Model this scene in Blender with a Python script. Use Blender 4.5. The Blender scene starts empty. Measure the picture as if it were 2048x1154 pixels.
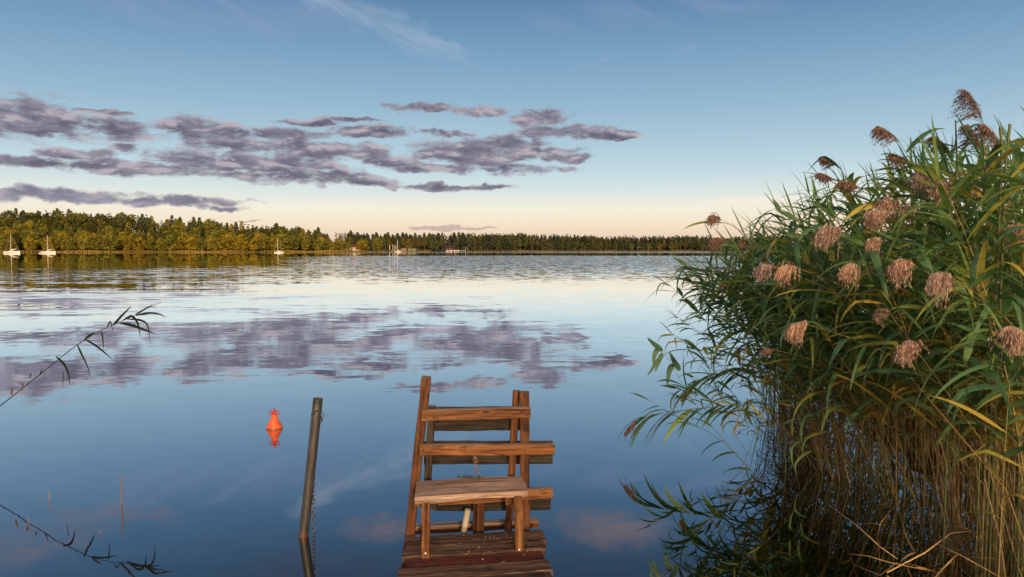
import bpy, bmesh, math, random
from mathutils import Vector, Matrix

rng = random.Random(11)
R = math.radians
PI = math.pi
COL = bpy.context.scene.collection
SC = bpy.context.scene

# ------------------------------------------------------------------ camera geometry
FOC, PITCH, CAMH = 1479.0, R(3.06), 2.0
def drop(py): return math.tan(math.atan((py - 577) / FOC) + PITCH)
def at(px, py, Y):
    z = CAMH - Y * drop(py)
    dep = Y * math.cos(PITCH) + (CAMH - z) * math.sin(PITCH)
    return Vector(((px - 1024) / FOC * dep, Y, z))
def on(px, py, z=0.0):
    return at(px, py, (CAMH - z) / drop(py))
def azel(px, py):
    v = at(px, py, 1.0) - Vector((0, 0, CAMH)); v.normalize()
    return math.atan2(v.x, v.y), math.asin(v.z)

def sstep(a, b, x):
    t = max(0.0, min(1.0, (x - a) / (b - a))); return t * t * (3 - 2 * t)

# ------------------------------------------------------------------ object helpers
def tag(o, label=None, cat=None, group=None, kind=None):
    if label: o['label'] = label
    if cat: o['category'] = cat
    if group: o['group'] = group
    if kind: o['kind'] = kind
    return o

def empty(name, loc=(0, 0, 0), rz=0.0, label=None, cat=None, group=None):
    o = bpy.data.objects.new(name, None); COL.objects.link(o)
    o.empty_display_size = 0.1
    o.location = loc; o.rotation_euler = (0, 0, rz)
    return tag(o, label, cat, group)

class MB:
    def __init__(s): s.v = []; s.f = []; s.t = []
    def quadstrip(s, rows, tint=0.5, closed=False):
        b = len(s.v); n = len(rows[0])
        for r in rows: s.v.extend([tuple(p) for p in r])
        for i in range(len(rows) - 1):
            for j in range(n if closed else n - 1):
                k = (j + 1) % n
                s.f.append((b + i*n + j, b + i*n + k, b + (i+1)*n + k, b + (i+1)*n + j)); s.t.append(tint)
    def face(s, pts, tint=0.5):
        b = len(s.v); s.v.extend([tuple(p) for p in pts]); s.f.append(tuple(range(b, b + len(pts)))); s.t.append(tint)
    def tube(s, pts, rad, sides=6, tint=0.5, cap=True):
        pts = [Vector(p) for p in pts]; rows = []
        if not hasattr(rad, '__len__'): rad = [rad] * len(pts)
        ref = None
        for i, p in enumerate(pts):
            d = (pts[min(i+1, len(pts)-1)] - pts[max(i-1, 0)])
            if d.length < 1e-9: d = Vector((0, 0, 1))
            d.normalize()
            if ref is None: ref = Vector((1, 0, 0)) if abs(d.x) < .8 else Vector((0, 1, 0))
            a = d.cross(ref).normalized(); c = a.cross(d).normalized(); ref = c
            rows.append([p + (a*math.cos(2*PI*k/sides) + c*math.sin(2*PI*k/sides)) * rad[i] for k in range(sides)])
        s.quadstrip(rows, tint, True)
        if cap:
            s.face(list(reversed(rows[0])), tint); s.face(rows[-1], tint)
    def lathe(s, prof, c=(0, 0, 0), sides=24, tint=0.5):
        c = Vector(c)
        rows = [[c + Vector((r*math.cos(2*PI*k/sides), r*math.sin(2*PI*k/sides), z)) for k in range(sides)] for r, z in prof]
        s.quadstrip(rows, tint, True)
    def box(s, lo, hi, tint=0.5):
        x0, y0, z0 = lo; x1, y1, z1 = hi
        P = [(x0,y0,z0),(x1,y0,z0),(x1,y1,z0),(x0,y1,z0),(x0,y0,z1),(x1,y0,z1),(x1,y1,z1),(x0,y1,z1)]
        for q in ((3,2,1,0),(4,5,6,7),(0,1,5,4),(1,2,6,5),(2,3,7,6),(3,0,4,7)): s.face([P[i] for i in q], tint)
    def mesh(s, name, mat, smooth=False):
        me = bpy.data.meshes.new(name); me.from_pydata(s.v, [], s.f)
        at_ = me.attributes.new('tint', 'FLOAT', 'FACE'); at_.data.foreach_set('value', s.t)
        if smooth: me.polygons.foreach_set('use_smooth', [True] * len(me.polygons))
        if mat: me.materials.append(mat)
        me.update(); return me
    def build(s, name, mat, parent=None, smooth=False, M=None):
        o = bpy.data.objects.new(name, s.mesh(name, mat, smooth)); COL.objects.link(o)
        if parent: o.parent = parent
        if M is not None: o.matrix_basis = M
        return o

# ------------------------------------------------------------------ node helpers
class NT:
    def __init__(s, tree): s.t = tree; s.n = tree.nodes; s.l = tree.links
    def node(s, typ, **kw):
        n = s.n.new(typ)
        for k, v in kw.items(): setattr(n, k, v)
        return n
    def put(s, sock, v):
        if v is None: return
        if isinstance(v, bpy.types.NodeSocket): s.l.new(v, sock)
        else:
            if sock.type == 'RGBA' and len(v) == 3: v = (*v, 1)
            sock.default_value = v
    def m(s, op, a, b=None, c=None, clamp=False):
        n = s.node('ShaderNodeMath', operation=op, use_clamp=clamp)
        s.put(n.inputs[0], a); s.put(n.inputs[1], b); s.put(n.inputs[2], c); return n.outputs[0]
    def vm(s, op, a, b=None, sc=None):
        n = s.node('ShaderNodeVectorMath', operation=op)
        s.put(n.inputs[0], a); s.put(n.inputs[1], b)
        if sc is not None: s.put(n.inputs['Scale'], sc)
        return n.outputs[1] if op in ('DOT_PRODUCT', 'LENGTH') else n.outputs[0]
    def xyz(s, x, y, z):
        n = s.node('ShaderNodeCombineXYZ')
        for i, v in enumerate((x, y, z)): s.put(n.inputs[i], v)
        return n.outputs[0]
    def sep(s, v):
        n = s.node('ShaderNodeSeparateXYZ'); s.put(n.inputs[0], v); return n.outputs
    def noise(s, vec, scale, detail=4, rough=.55, dist=0.0, out='Fac'):
        n = s.node('ShaderNodeTexNoise'); s.put(n.inputs['Vector'], vec)
        for k, v in (('Scale', scale), ('Detail', detail), ('Roughness', rough), ('Distortion', dist)): s.put(n.inputs[k], v)
        return n.outputs[out]
    def ramp(s, fac, stops, interp='LINEAR'):
        n = s.node('ShaderNodeValToRGB'); cr = n.color_ramp; cr.interpolation = interp
        while len(cr.elements) > 1: cr.elements.remove(cr.elements[-1])
        for i, (p, c) in enumerate(stops):
            e = cr.elements[0] if i == 0 else cr.elements.new(p)
            e.position = p
            if not hasattr(c, '__len__'): c = (c, c, c)
            e.color = (*c[:3], 1)
        s.put(n.inputs[0], fac); return n.outputs[0]
    def mix(s, fac, a, b, blend='MIX'):
        n = s.node('ShaderNodeMix', data_type='RGBA', blend_type=blend)
        s.put(n.inputs[0], fac); s.put(n.inputs[6], a); s.put(n.inputs[7], b); return n.outputs[2]
    def ss(s, x, a, b, lo=0.0, hi=1.0):
        n = s.node('ShaderNodeMapRange', interpolation_type='SMOOTHSTEP')
        s.put(n.inputs[0], x)
        for i, v in ((1, a), (2, b), (3, lo), (4, hi)): s.put(n.inputs[i], v)
        return n.outputs[0]
    def bump(s, h, strength=.3, dist=.01):
        n = s.node('ShaderNodeBump'); s.put(n.inputs['Height'], h)
        n.inputs['Strength'].default_value = strength; n.inputs['Distance'].default_value = dist; return n.outputs[0]
    def attr(s, name):
        n = s.node('ShaderNodeAttribute', attribute_name=name); return n.outputs['Fac']

def new_mat(name):
    m = bpy.data.materials.new(name); m.use_nodes = True; m.node_tree.nodes.clear()
    return m, NT(m.node_tree)
def finish(nt, sh):
    o = nt.node('ShaderNodeOutputMaterial'); nt.l.new(sh, o.inputs[0])
def principled(nt, col, rough=.6, normal=None, metal=0.0, spec=.5, sss=None):
    p = nt.node('ShaderNodeBsdfPrincipled')
    nt.put(p.inputs['Base Color'], col); nt.put(p.inputs['Roughness'], rough)
    nt.put(p.inputs['Metallic'], metal); nt.put(p.inputs['Specular IOR Level'], spec)
    if normal is not None: nt.put(p.inputs['Normal'], normal)
    return p.outputs[0]

# ------------------------------------------------------------------ materials
def srgb(r, g, b):
    f = lambda c: (c/255/12.92) if c/255 <= .04045 else ((c/255+.055)/1.055)**2.4
    return (f(r), f(g), f(b))

def wood(name, dark, mid, light, grain=1.0, rough=.75, specks=0.0, stain=.5, cracks=.6, top=0.0):
    m, n = new_mat(name)
    tc = n.node('ShaderNodeTexCoord').outputs['Object']
    oi = n.node('ShaderNodeObjectInfo')
    rnd = oi.outputs['Random']
    off = n.vm('ADD', tc, n.xyz(n.m('MULTIPLY', rnd, 37.0), n.m('MULTIPLY', rnd, 11.0), n.m('MULTIPLY', rnd, 23.0)))
    st = n.vm('MULTIPLY', off, (2.2, 34.0, 34.0))
    g = n.noise(st, grain, 6, .62, .6)
    st2 = n.vm('MULTIPLY', off, (5.0, 150.0, 150.0))
    fine = n.noise(st2, 1.0, 3, .6)
    blot = n.noise(off, 7.0, 5, .62)
    c = n.ramp(n.m('ADD', n.m('MULTIPLY', g, .75), n.m('MULTIPLY', fine, .25)), [(.36, dark), (.5, mid), (.64, light)])
    hue = n.ramp(rnd, [(0, (.78, .8, .84)), (.5, (1, 1, 1)), (1, (1.16, 1.08, 1.0))])
    c = n.mix(1.0, c, hue, 'MULTIPLY')
    c = n.mix(n.ss(blot, .52, .72, 0, stain), c, tuple(x*.28 for x in dark))
    # knots
    vo = n.node('ShaderNodeTexVoronoi'); n.put(vo.inputs['Vector'], n.vm('MULTIPLY', off, (5.0, 13.0, 13.0))); vo.inputs['Scale'].default_value = 1.0
    c = n.mix(n.ss(vo.outputs['Distance'], .16, .05, 0, .75), c, tuple(x*.3 for x in dark))
    crk = n.noise(n.vm('MULTIPLY', off, (1.6, 60.0, 60.0)), 1.0, 2, .5, .3)
    crm = n.ss(n.m('ABSOLUTE', n.m('SUBTRACT', crk, .5)), .016, .0, 0, cracks)
    c = n.mix(crm, c, tuple(x*.15 for x in dark))
    if specks:
        v2 = n.node('ShaderNodeTexVoronoi'); n.put(v2.inputs['Vector'], tc); v2.inputs['Scale'].default_value = 42.0; v2.inputs['Randomness'].default_value = 1.0
        keep = n.m('GREATER_THAN', n.sep(v2.outputs['Color'])[0], .86)
        dot = n.m('MULTIPLY', n.ss(v2.outputs['Distance'], .2, .1), keep)
        c = n.mix(n.m('MULTIPLY', dot, specks), c, (.5, .45, .38))
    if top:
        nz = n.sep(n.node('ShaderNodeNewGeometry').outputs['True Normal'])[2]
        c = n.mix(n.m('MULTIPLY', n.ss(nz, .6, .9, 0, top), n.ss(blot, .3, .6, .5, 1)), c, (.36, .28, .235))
    h = n.m('SUBTRACT', n.m('ADD', n.m('MULTIPLY', g, .6), n.m('MULTIPLY', fine, .4)), n.m('MULTIPLY', crm, 1.2))
    finish(n, principled(n, c, rough, n.bump(h, .55, .006), spec=.25))
    return m

M = {}
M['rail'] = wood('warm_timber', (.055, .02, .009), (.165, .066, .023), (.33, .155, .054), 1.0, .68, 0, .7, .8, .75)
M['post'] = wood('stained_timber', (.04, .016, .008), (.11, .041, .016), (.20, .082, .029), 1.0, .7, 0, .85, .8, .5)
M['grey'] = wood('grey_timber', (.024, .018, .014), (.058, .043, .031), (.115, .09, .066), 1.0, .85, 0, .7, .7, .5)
M['deck'] = wood('deck_timber', (.03, .018, .013), (.088, .053, .039), (.20, .132, .10), .9, .82, .35, .6, .9)
M['red'] = wood('red_timber', (.04, .013, .011), (.085, .025, .02), (.14, .052, .04), .9, .8, .5, .5)
M['seat'] = wood('seat_timber', (.11, .08, .062), (.29, .21, .17), (.50, .39, .33), .8, .85, .25, .35)
M['backwood'] = wood('shaded_grey_timber', (.014, .011, .009), (.034, .026, .02), (.07, .056, .042), 1.0, .85, 0, .7, .7, .5)  # grey timber with the shade behind the front rails put into its colour
M['pale_top'] = wood('pale_timber', (.12, .06, .03), (.35, .26, .2), (.6, .52, .47), .8, .85, 0, .3)

def simple(name, c, rough=.6, var=.25, scale=6.0, metal=0.0, bumps=0.1, spec=.4):
    m, n = new_mat(name)
    tc = n.node('ShaderNodeTexCoord').outputs['Object']
    f = n.noise(tc, scale, 5, .6)
    col = n.mix(f, tuple(x*(1-var) for x in c), tuple(min(1, x*(1+var)) for x in c))
    finish(n, principled(n, col, rough, n.bump(f, bumps, .01), metal, spec)); return m

M['buoy'] = simple('buoy_plastic', (.92, .15, .04), .38, .1, 9, 0, .04)
def mk_buoy():
    m, n = new_mat('buoy_plastic'); tc = n.node('ShaderNodeTexCoord').outputs['Object']
    z = n.sep(tc)[2]; f = n.noise(tc, 22.0, 5, .65); g = n.noise(n.vm('MULTIPLY', tc, (60, 60, 9)), 1.0, 4, .6)
    c = n.ramp(f, [(.3, (.62, .085, .025)), (.6, (.82, .14, .04)), (.8, (.86, .22, .10))])
    c = n.mix(n.ss(g, .58, .78, 0, .35), c, (.35, .10, .05))
    c = n.mix(n.ss(n.m('ADD', z, n.m('MULTIPLY', f, .02)), .034, .012, 0, .8), c, (.16, .07, .03))
    finish(n, principled(n, c, .42, n.bump(f, .1, .004), 0, .4)); return m
M['buoy'] = mk_buoy()
M['buoydark'] = simple('buoy_lug_plastic', (.40, .03, .012), .5, .2, 9, 0, .05)
M['chain'] = simple('chain_steel', (.16, .145, .13), .5, .4, 40, .8, .2)
M['dark'] = simple('dark_void', (.006, .006, .006), .9, .2)
M['pvc'] = simple('pvc_plastic', (.42, .36, .28), .5, .2, 14, 0, .05)
M['bolt'] = simple('bolt_steel', (.62, .58, .5), .35, .2, 60, .7, .05)
M['moss'] = simple('dry_moss', (.05, .045, .025), .9, .5, 60)
M['hull'] = simple('white_gelcoat', (.82, .78, .7), .35, .05, 2)
M['mast'] = simple('mast_aluminium', (.80, .68, .5), .4, .08, 2)
M['cabinwin'] = simple('smoked_glass', (.02, .025, .03), .1, .1)
M['sail'] = simple('sail_cloth', (.72, .66, .58), .85, .1, 3)
M['bluecover'] = simple('boom_cover', (.10, .09, .12), .85, .2, 3)
M['redroof'] = simple('red_roof', (.2, .055, .035), .8, .2, 1)
M['plaster'] = simple('pale_plaster', (.52, .44, .36), .85, .08, 1)
M['brownwood'] = simple('brown_hut_boards', (.085, .05, .036), .85, .25, 2)
M['greenpaint'] = simple('green_paint', (.20, .24, .13), .7, .15, 2)
M['pinkpaint'] = simple('pale_pink_paint', (.45, .31, .26), .7, .15, 2)
M['greydeck'] = simple('grey_jetty_boards', (.4, .37, .33), .85, .2, 2)
M['whitepaint'] = simple('white_paint', (.8, .74, .64), .6, .1, 2)

# weathered pole
def mk_pole():
    m, n = new_mat('weathered_pipe')
    tc = n.node('ShaderNodeTexCoord').outputs['Object']
    g = n.noise(n.vm('MULTIPLY', tc, (40, 40, 5)), 1.0, 5, .6)
    b = n.noise(tc, 7.0, 5, .6)
    c = n.ramp(g, [(.3, (.028, .026, .027)), (.5, (.06, .054, .053)), (.72, (.105, .094, .09))])
    c = n.mix(n.ss(b, .5, .75, 0, .6), c, (.075, .05, .035))
    z = n.sep(n.node('ShaderNodeNewGeometry').outputs['Position'])[2]
    c = n.mix(n.ss(n.m('ADD', z, n.m('MULTIPLY', b, .06)), .09, .0), c, (.16, .065, .03))
    finish(n, principled(n, c, .5, n.bump(g, .3, .004), .25, .5)); return m
M['pole'] = mk_pole()

def leafmat(name, stops, transl=.3, rough=.5, spec=.3, streak=0.0):
    m, n = new_mat(name)
    t = n.attr('tint'); oi = n.node('ShaderNodeObjectInfo')
    tc = n.node('ShaderNodeTexCoord').outputs['Object']
    t = n.m('ADD', t, n.m('MULTIPLY', n.m('SUBTRACT', n.noise(tc, 9.0, 3), .5), .16))
    c = n.ramp(t, stops)
    if streak:
        pass
    c = n.mix(1.0, c, n.ramp(oi.outputs['Random'], [(0, (.8, .85, .9)), (1, (1.18, 1.1, .95))]), 'MULTIPLY')
    p = principled(n, c, rough, None, 0, spec)
    tr = n.node('ShaderNodeBsdfTranslucent'); n.put(tr.inputs[0], n.mix(1.0, c, (1.1, 1.15, .6), 'MULTIPLY'))
    mx = n.node('ShaderNodeMixShader'); mx.inputs[0].default_value = transl
    n.l.new(p, mx.inputs[1]); n.l.new(tr.outputs[0], mx.inputs[2])
    finish(n, mx.outputs[0]); return m

M['leaf'] = leafmat('reed_leaf', [(0, (.085, .185, .115)), (.3, (.13, .265, .12)), (.55, (.21, .345, .115)), (.75, (.33, .39, .10)), (.88, (.56, .44, .09)), (1, (.60, .36, .10))], .42, .45, .4)
M['stem'] = leafmat('reed_stem', [(0, (.07, .11, .045)), (.4, (.15, .16, .06)), (.7, (.32, .22, .09)), (1, (.46, .30, .13))], .05, .6)
M['dead'] = leafmat('dead_reed', [(0, (.10, .055, .028)), (.4, (.24, .14, .06)), (.7, (.38, .235, .105)), (1, (.54, .37, .19))], .1, .7, .2)
M['plume'] = leafmat('reed_plume', [(0, (.24, .14, .13)), (.5, (.52, .36, .32)), (1, (.82, .65, .58))], .3, .85, .1)
M['plumedark'] = leafmat('dark_reed_plume', [(0, (.11, .065, .068)), (.5, (.23, .145, .135)), (1, (.40, .28, .24))], .25, .85, .1)  # backlit silhouette tone put into the colour; also serves the dark red plumes
M['darkreed'] = leafmat('dark_reed', [(0, (.010, .014, .009)), (.6, (.022, .03, .015)), (.8, (.06, .045, .02)), (1, (.16, .10, .05))], .1, .6, .2)
M['belt'] = leafmat('shore_reed_blades', [(0, (.10, .075, .02)), (.5, (.22, .15, .04)), (1, (.36, .24, .075))], .1, .9, .1)

def crownmat(name, spread=.5):
    m, n = new_mat(name)
    t = n.attr('tint'); oi = n.node('ShaderNodeObjectInfo')
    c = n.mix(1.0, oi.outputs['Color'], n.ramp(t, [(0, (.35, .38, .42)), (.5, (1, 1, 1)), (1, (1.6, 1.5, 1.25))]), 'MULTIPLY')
    p = principled(n, c, .8, None, 0, .1)
    tr = n.node('ShaderNodeBsdfTranslucent'); n.put(tr.inputs[0], c)
    mx = n.node('ShaderNodeMixShader'); mx.inputs[0].default_value = .2
    n.l.new(p, mx.inputs[1]); n.l.new(tr.outputs[0], mx.inputs[2]); finish(n, mx.outputs[0]); return m
M['crown'] = crownmat('tree_foliage')
M['bark'] = simple('bark', (.16, .11, .075), .9, .4, 3)
M['birch'] = simple('pale_bark', (.5, .43, .34), .9, .3, 3)

# ------------------------------------------------------------------ world
SUN_EL, SUN_AZ = R(13.5), R(171.0)          # azimuth clockwise from +Y: behind the camera, on the right
def make_world():
    w = bpy.data.worlds.new('World'); SC.world = w; w.use_nodes = True
    w.node_tree.nodes.clear(); n = NT(w.node_tree)
    d = n.node('ShaderNodeTexCoord').outputs['Generated']
    x, y, z = n.sep(d)
    DEG = 180 / PI
    el = n.m('MULTIPLY', n.m('ARCSINE', z), DEG)
    az = n.m('MULTIPLY', n.m('ARCTAN2', x, y), DEG)
    sky = n.node('ShaderNodeTexSky', sky_type='NISHITA', sun_disc=False)
    sky.sun_elevation = SUN_EL; sky.sun_rotation = SUN_AZ; sky.air_density = 1.0; sky.dust_density = 1.2; sky.ozone_density = 2.0
    nish = n.mix(1.0, sky.outputs[0], (.12, .12, .12), 'MULTIPLY')
    E = lambda e: (e + 10) / 70
    grad = n.ramp(n.m('DIVIDE', n.m('ADD', el, 10.0), 70.0), [
        (E(-10), (.25, .25, .24)), (E(-.4), (.62, .42, .33)), (E(.9), (.90, .67, .50)), (E(2.0), (.98, .82, .63)), (E(3.1), (.95, .89, .75)),
        (E(4.3), (.74, .81, .79)), (E(6.0), (.54, .70, .78)), (E(8.0), (.42, .59, .70)), (E(10.5), (.31, .485, .63)), (E(14), (.20, .365, .54)),
        (E(18.5), (.095, .22, .39)), (E(24), (.045, .095, .18)), (E(35), (.03, .066, .13)), (E(60), (.03, .07, .16))])
    # the sunset side of the sky is brighter and warmer
    sd = Vector((math.sin(SUN_AZ), math.cos(SUN_AZ), .12)).normalized()
    cs = n.vm('DOT_PRODUCT', d, tuple(sd))
    glow = n.m('POWER', n.m('MAXIMUM', cs, 0.0), 3.0)
    base = n.mix(n.m('MULTIPLY', glow, .95, clamp=True), n.mix(.12, grad, nish), (3.6, 2.5, 1.7))
    # --- clouds in direction space
    vv = n.xyz(az, el, 0.0)
    wv = n.noise(vv, .55, 3, .6, 0, 'Color')
    ws = n.sep(n.vm('SUBTRACT', wv, (.5, .5, .5)))
    azw = n.m('MULTIPLY_ADD', ws[0], 3.4, az); elw = n.m('MULTIPLY_ADD', ws[1], 1.0, el)
    warped = n.xyz(azw, elw, 0.0); plain = n.xyz(az, el, 0.0)
    def ell_r(px, py, hx, hy, rot=0.0, V=None):
        V = V or warped; a, e = azel(px, py); a *= DEG; e *= DEG; k = DEG / FOC
        ra, re = 1/(hx*k), 1/(hy*k)
        if rot:
            c_, s_ = math.cos(rot), math.sin(rot); x_, y_, _ = n.sep(V)
            V = n.xyz(n.m('ADD', n.m('MULTIPLY', x_, c_), n.m('MULTIPLY', y_, s_)), n.m('SUBTRACT', n.m('MULTIPLY', y_, c_), n.m('MULTIPLY', x_, s_)), 0.0)
            a, e = a*c_ + e*s_, e*c_ - a*s_
        q = n.node('ShaderNodeVectorMath', operation='MULTIPLY_ADD'); n.put(q.inputs[0], V)
        q.inputs[1].default_value = (ra, re, 0); q.inputs[2].default_value = (-a*ra, -e*re, 0)
        return n.vm('LENGTH', q.outputs[0])
    def r2cov(r_): return n.m('SUBTRACT', 1.0, n.m('MULTIPLY', r_, r_))
    def ell(px, py, hx, hy, wgt=1.0, rot=0.0, V=None):
        c_ = r2cov(ell_r(px, py, hx, hy, rot, V)); return n.m('MULTIPLY', c_, wgt) if wgt != 1.0 else c_
    blobs = [(50,232,95,34),(90,262,50,12),(235,262,70,24),(150,306,60,11),(90,326,210,9),(300,336,150,14),(390,262,85,28),(470,290,110,16),(560,270,110,15),
             (480,325,200,24),(600,352,175,15),(660,300,130,22),(735,264,95,13),(790,322,70,13),(935,306,150,28),(1010,288,100,18),(1040,338,85,10),(860,335,110,10),
             (1075,236,62,17),(1130,262,90,14),(1200,270,85,8),(955,222,52,12),(845,215,72,8),(880,268,60,6),(1135,314,62,10),(910,374,130,7),(720,362,90,10),
             (205,222,52,5),(110,390,155,13),(310,402,160,10),(440,415,60,5),(250,298,34,10),(620,244,75,5),(700,240,60,4),(1090,300,80,10),(1250,276,30,3)]
    rmin = 2.0
    for b in blobs: rmin = n.m('MINIMUM', rmin, ell_r(*b))
    cov = r2cov(rmin)
    cv = n.xyz(n.m('DIVIDE', az, 2.6), n.m('DIVIDE', el, .95), 3.7)
    n1 = n.noise(cv, 1.15, 9, .64, .3)
    dens = n.m('ADD', n.m('MULTIPLY_ADD', cov, .55, .20), n.m('MULTIPLY', n.m('SUBTRACT', n1, .5), 2.7))
    alpha = n.ss(dens, -.08, .62)
    n2 = n.noise(n.xyz(n.m('DIVIDE', az, 2.6), n.m('DIVIDE', n.m('ADD', el, .42), .95), 3.7), 1.15, 4, .5, .3)
    n1s = n.noise(cv, 1.15, 4, .5, .3)
    lit = n.m('ADD', n.m('MULTIPLY', n.m('SUBTRACT', n.m('MULTIPLY_ADD', n1, .25, n.m('MULTIPLY', n1s, .75)), n2), 4.2), .34, clamp=True)
    ccol = n.ramp(lit, [(0, (.115, .10, .155)), (.4, (.19, .165, .225)), (.75, (.29, .25, .31)), (1, (.46, .40, .45))])
    ccol = n.mix(n.ss(el, 5.5, 2.5), ccol, n.mix(.5, ccol, (.23, .24, .36)))
    thick = n.ss(dens, .1, .8)
    ccol = n.mix(n.m('MULTIPLY', n.m('SUBTRACT', 1.0, thick), .45), ccol, (.55, .50, .55))
    c = n.mix(n.m('MULTIPLY', alpha, .93), base, ccol)
    # faint rosy cloudlet low over the woods and a pale streak on the right
    lowc = n.m('MAXIMUM', ell(870, 455, 85, 6), n.m('MAXIMUM', ell(950, 457, 60, 3), ell(500, 440, 40, 3)))
    a2 = n.ss(n.m('ADD', n.m('MULTIPLY', lowc, .5), n.m('MULTIPLY', n.m('SUBTRACT', n1, .5), 1.2)), .05, .4, 0, .75)
    c = n.mix(a2, c, (.52, .38, .36))
    a3 = n.ss(n.m('ADD', n.m('MULTIPLY', ell(1500, 400, 110, 8, 1.0, 0, plain), .6), n.m('MULTIPLY', n.m('SUBTRACT', n.noise(n.xyz(n.m('DIVIDE', az, 3.0), n.m('DIVIDE', el, .35), 2.0), 1.0, 4), .5), .8)), .0, .5, 0, .7)
    c = n.mix(a3, c, (.98, .86, .72))
    # cirrus: a slanting wisp near the top, thin veils elsewhere
    rot = -.42
    cr = n.xyz(n.m('ADD', n.m('MULTIPLY', az, .16), n.m('MULTIPLY', el, -.07)), n.m('ADD', n.m('MULTIPLY', az, .42), n.m('MULTIPLY', el, .95)), 8.0)
    n3 = n.noise(cr, .62, 7, .52, .6)
    wis = n.m('MAXIMUM', ell(780, 52, 130, 36, 1.0, rot), n.m('MAXIMUM', ell(880, 92, 85, 17, 1.0, rot), ell(660, 5, 110, 34, .8, rot)))
    wis = n.m('MAXIMUM', wis, n.m('MAXIMUM', ell(1368, 100, 30, 10, .35, .3), ell(1200, 122, 40, 6, .3, .2)))
    a4 = n.m('MULTIPLY', n.ss(wis, -.1, .9), n.ss(n3, .30, .74), clamp=True)
    c = n.mix(n.m('MULTIPLY', a4, .46), c, (.55, .62, .74))
    veil = n.m('MAXIMUM', ell(1400, 5, 420, 42, 1.0, .05), ell(420, 20, 330, 50, .9, 0))
    c = n.mix(n.m('MULTIPLY', n.m('MULTIPLY', n.ss(veil, 0, 1), n.ss(n3, .3, .7)), .30), c, (.36, .38, .62))
    # soft rosy clouds higher up, seen only as reflections
    hi = n.m('MAXIMUM', ell(1260, -90, 170, 50), n.m('MAXIMUM', ell(740, -85, 110, 35), ell(1620, -240, 300, 70)))
    hi = n.m('MAXIMUM', hi, ell(-250, -160, 400, 60))
    n4 = n.noise(n.xyz(n.m('DIVIDE', az, 9.0), n.m('DIVIDE', el, 4.0), 1.0), 1.0, 6, .6, .3)
    a5 = n.ss(n.m('ADD', n.m('MULTIPLY', hi, .5), n.m('MULTIPLY', n.m('SUBTRACT', n4, .5), 1.6)), .1, .65)
    c = n.mix(n.m('MULTIPLY', a5, .75), c, (.34, .275, .31))
    a6 = n.m('MULTIPLY', n.ss(n4, .46, .72), n.ss(el, 19, 26))
    c = n.mix(n.m('MULTIPLY', a6, .5), c, (.135, .125, .19))
    bg = n.node('ShaderNodeBackground'); n.l.new(c, bg.inputs[0]); bg.inputs[1].default_value = 1.0
    o = n.node('ShaderNodeOutputWorld'); n.l.new(bg.outputs[0], o.inputs[0])
make_world()
SC.world.cycles.sampling_method = 'MANUAL'; SC.world.cycles.sample_map_resolution = 512

sl = bpy.data.lights.new('sun', 'SUN'); sl.energy = 2.9; sl.angle = R(2.0); sl.color = (1.0, .72, .42)
so = bpy.data.objects.new('sun', sl); COL.objects.link(so)
sv = Vector((math.sin(SUN_AZ)*math.cos(SUN_EL), math.cos(SUN_AZ)*math.cos(SUN_EL), math.sin(SUN_EL)))
so.rotation_euler = sv.to_track_quat('Z', 'Y').to_euler(); so.location = (0, -5, 12)

cam = bpy.data.cameras.new('camera'); co = bpy.data.objects.new('camera', cam); COL.objects.link(co)
cam.sensor_width = 36; cam.lens = 26.0; cam.clip_end = 20000; cam.clip_start = .05
co.location = (0, 0, CAMH); co.rotation_euler = (PI/2 - PITCH, 0, 0); SC.camera = co

# ------------------------------------------------------------------ terrain
def shore_y(x):
    x = x + 5 * math.sin(x * .03)
    if x < -112: s = 456 + 4 * math.sin(x * .05)
    elif x < -82: s = 456 + (x + 112) / 30 * 110
    elif x < -40: s = 566 + (x + 82) / 42 * 124
    else: s = 690 + 8 * math.sin(x * .021)
    return s
BED = [(2.5, 3.0), (3.5, 2.95), (4.4, 3.12), (5.0, 3.15), (5.8, 2.95), (6.5, 2.72), (7.3, 2.72), (8.5, 3.0), (10, 3.5), (13, 4.8)]
def bed_x(Y):
    if Y <= BED[0][0]: return BED[0][1]
    for (a, b), (c, d) in zip(BED, BED[1:]):
        if Y <= c: return b + (d - b) * (Y - a) / (c - a)
    return BED[-1][1] + (Y - 13) * .6
def hill(x, d):
    a = 2.5 * sstep(-112, -165, x) + 11.5 * sstep(-140, -330, x) + 3.0 * sstep(-90, -20, x)
    return a * sstep(8, 75, d) + .25 * math.sin(x*.11) * sstep(10, 40, d)
def ground_z(x, y):
    d = y - shore_y(x)
    far = (.25 + hill(x, d)) if d > 0 else max(-3.0, .25 + d * .12)
    q = x - bed_x(y)
    near = -3.0
    if y < 40:
        near = max(-3.0, -.22 + .22 * q if q > -.6 else -.352 + (q + .6) * .42)
        near = min(near, .35)
        near = max(near, -3.0, -.75 - .12 * max(0, y - 3) - .02 * abs(x)) if y < 14 else near
        near = max(-3.0, near - max(0, y - 16) * .3)
        if y < -.5: near = max(near, min(.4, -.75 + (-.5 - y) * .5))
    return max(far if y > 300 else -3.0, near)
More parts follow.
